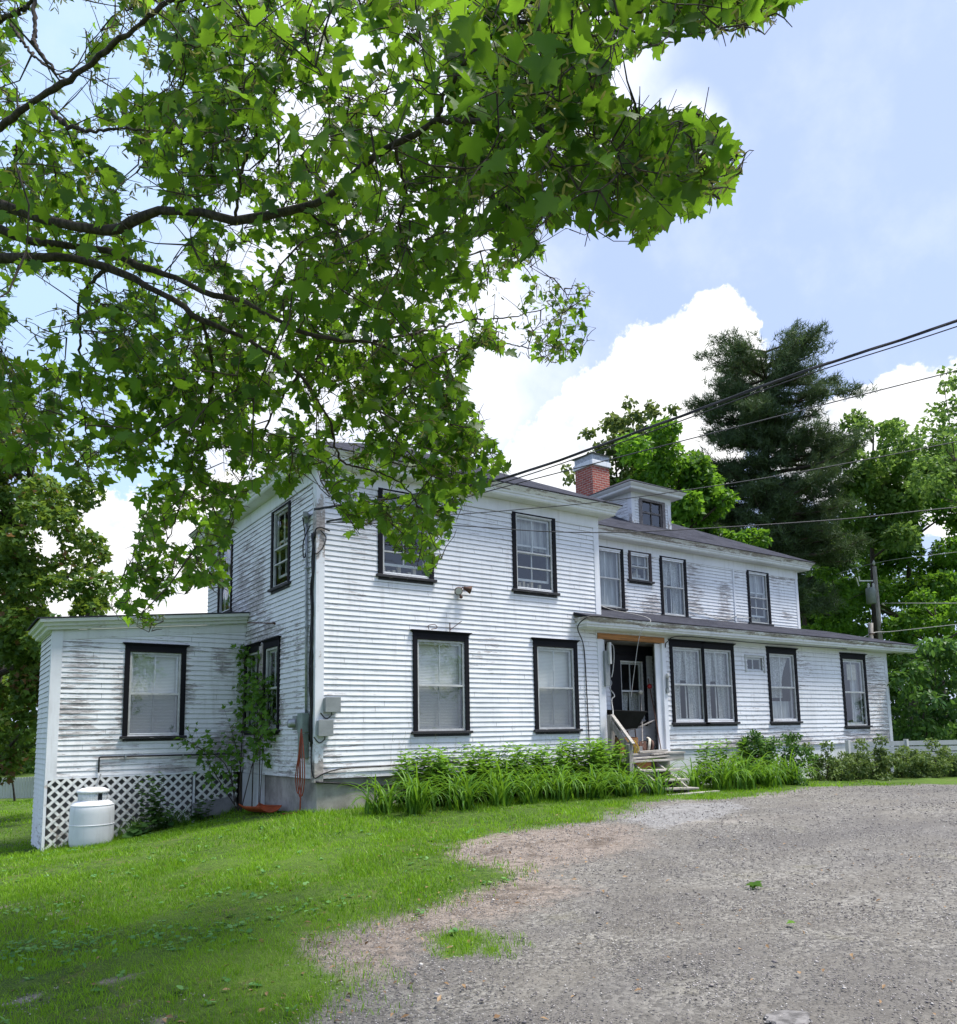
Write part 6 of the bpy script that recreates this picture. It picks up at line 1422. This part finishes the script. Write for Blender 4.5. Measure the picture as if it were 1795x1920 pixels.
# flat stone / worn asphalt piece near the bottom edge
for k, (u, v, rx, ry, lab) in enumerate(((1480, 1908, .15, .11, 'flat grey patch of old pavement sunk in the gravel'),)):
    p = gpt(u, v); mb = MB(); q = random.Random(k); m = 26
    ring = [(p[0]+rx*math.cos(2*PI*i/m)*(.6+.6*q.random()), p[1]+ry*math.sin(2*PI*i/m)*(.8+.35*q.random())) for i in range(m)]
    vs = [(x, y, gz(x, y)-.01) for x, y in ring]+[(p[0]+(x-p[0])*.9, p[1]+(y-p[1])*.9, gz(x, y)+.003) for x, y in ring]; mb.add(vs, [tuple(range(m, 2*m))]+[(i, (i+1) % m, m+(i+1) % m, m+i) for i in range(m)])
    o = mb.build('flat_stone', 'oldpave', None, loc=tuple(p)); tag(o, lab, 'stone')

# ------------------------------------------------------------------ sky and light
SUN = np.array([.32, -.22, .92]); SUN /= np.linalg.norm(SUN)
w = bpy.data.worlds.new('World'); scene.world = w; w.use_nodes = True; nt = w.node_tree; nt.nodes.clear(); g = N(nt)
out = nt.nodes.new('ShaderNodeOutputWorld')
sky = g('ShaderNodeTexSky'); sky.sky_type = 'NISHITA'; sky.sun_disc = False; sky.sun_elevation = math.asin(SUN[2]); sky.sun_rotation = math.atan2(SUN[0], SUN[1])
sky.air_density = 1.0; sky.dust_density = 1.5; sky.ozone_density = 1.5
dirn = g('ShaderNodeTexCoord').outputs['Generated']
def sdir(u, v): r = ray(u, v); return r/np.linalg.norm(r)
nz = g('ShaderNodeTexNoise', {'Scale': 9., 'Detail': 8., 'Roughness': .58}); nt.links.new(dirn, nz.inputs['Vector'])
nz2 = g('ShaderNodeTexNoise', {'Scale': 34., 'Detail': 6., 'Roughness': .6}); nt.links.new(dirn, nz2.inputs['Vector'])
def blobs(lst):
    cur = None
    for u, v, r in lst:
        c = sdir(u, v); dt = g('ShaderNodeVectorMath', {0: dirn, 1: tuple(c)}, operation='DISTANCE').outputs['Value']
        x = g.math('SUBTRACT', 1.0, g.math('DIVIDE', dt, r/CF))
        cur = x if cur is None else g.math('MAXIMUM', cur, x)
    return cur
cum = blobs([(1345, 622, 80), (1300, 660, 92), (1230, 715, 120), (1330, 720, 130), (1150, 780, 120), (1070, 825, 95), (1240, 830, 170), (1090, 900, 180), (980, 930, 110), (1700, 790, 100), (1640, 800, 85), (1775, 775, 85), (1560, 850, 120), (1800, 850, 160),
             (260, 1080, 170), (360, 1060, 150), (180, 1000, 90), (420, 980, 110), (100, 1150, 160), (-80, 1100, 200), (2000, 800, 220), (2200, 900, 260), (-400, 1000, 300), (520, 1100, 200)])
edge = g.math('ADD', cum, g.math('ADD', g.math('MULTIPLY', g.math('SUBTRACT', nz2.outputs[0], .5), .55), g.math('MULTIPLY', g.math('SUBTRACT', nz.outputs[0], .5), .5)))
nz3 = g('ShaderNodeTexNoise', {'Scale': 95., 'Detail': 5., 'Roughness': .6}); nt.links.new(dirn, nz3.inputs['Vector'])
edge = g.math('ADD', edge, g.math('MULTIPLY', g.math('SUBTRACT', nz3.outputs[0], .5), .22))
m1 = g.mapr(edge, .15, .25)
veil = blobs([(640, 330, 420), (760, 640, 420), (800, 430, 250), (520, 760, 330), (900, 590, 150), (1080, 150, 190), (900, 760, 170), (1270, 250, 90)])
m2 = g.math('MULTIPLY', g.mapr(g.math('ADD', veil, g.math('MULTIPLY', g.math('SUBTRACT', nz.outputs[0], .5), .8)), .0, .75), .88)
wisp = g.math('MULTIPLY', g.mapr(nz.outputs[0], .48, .75), .16)
base = g.mix(.80, sky.outputs[0], (1.95, 2.38, 3.65))
clear = g.mapr(blobs([(60, 120, 420), (150, 560, 260), (220, 900, 160)]), 0., .6)
base = g.mix(g.math('MULTIPLY', clear, .65), base, (2.3, 3.3, 4.6))
m2 = g.math('MULTIPLY', m2, g.math('SUBTRACT', 1., g.math('MULTIPLY', clear, .9)))
c1 = g.mix(g.math('MAXIMUM', m2, wisp), base, (4.1, 4.25, 4.6))
shade = g.mapr(g.math('ADD', g.math('MULTIPLY', nz2.outputs[0], .8), g.math('ADD', g.math('MULTIPLY', nz.outputs[0], .5), g.math('MULTIPLY', nz3.outputs[0], .3))), .58, .90)
c2 = g.mix(m1, c1, g.mix(shade, (3.15, 3.35, 3.75), (4.5, 4.5, 4.5)))
bg = g('ShaderNodeBackground', {'Color': c2, 'Strength': .112}); nt.links.new(bg.outputs[0], out.inputs[0])
sd = bpy.data.lights.new('sun', 'SUN'); sd.energy = 2.75; sd.angle = math.radians(18); sd.color = (1, .955, .89)
so = bpy.data.objects.new('sun', sd); col.objects.link(so); so.rotation_euler = Vector(SUN).to_track_quat('Z', 'Y').to_euler(); so.location = (10, -10, 30)
vs = scene.view_settings; vs.view_transform = 'Standard'; vs.look = 'None'; vs.gamma = 1; vs.exposure = 1.40; vs.use_curve_mapping = False
scene.render.engine = 'CYCLES'; cy = scene.cycles; cy.max_bounces = 7; cy.diffuse_bounces = 3; cy.glossy_bounces = 2; cy.transmission_bounces = 3; cy.transparent_max_bounces = 10; cy.use_denoising = True
cy.caustics_reflective = False; cy.caustics_refractive = False
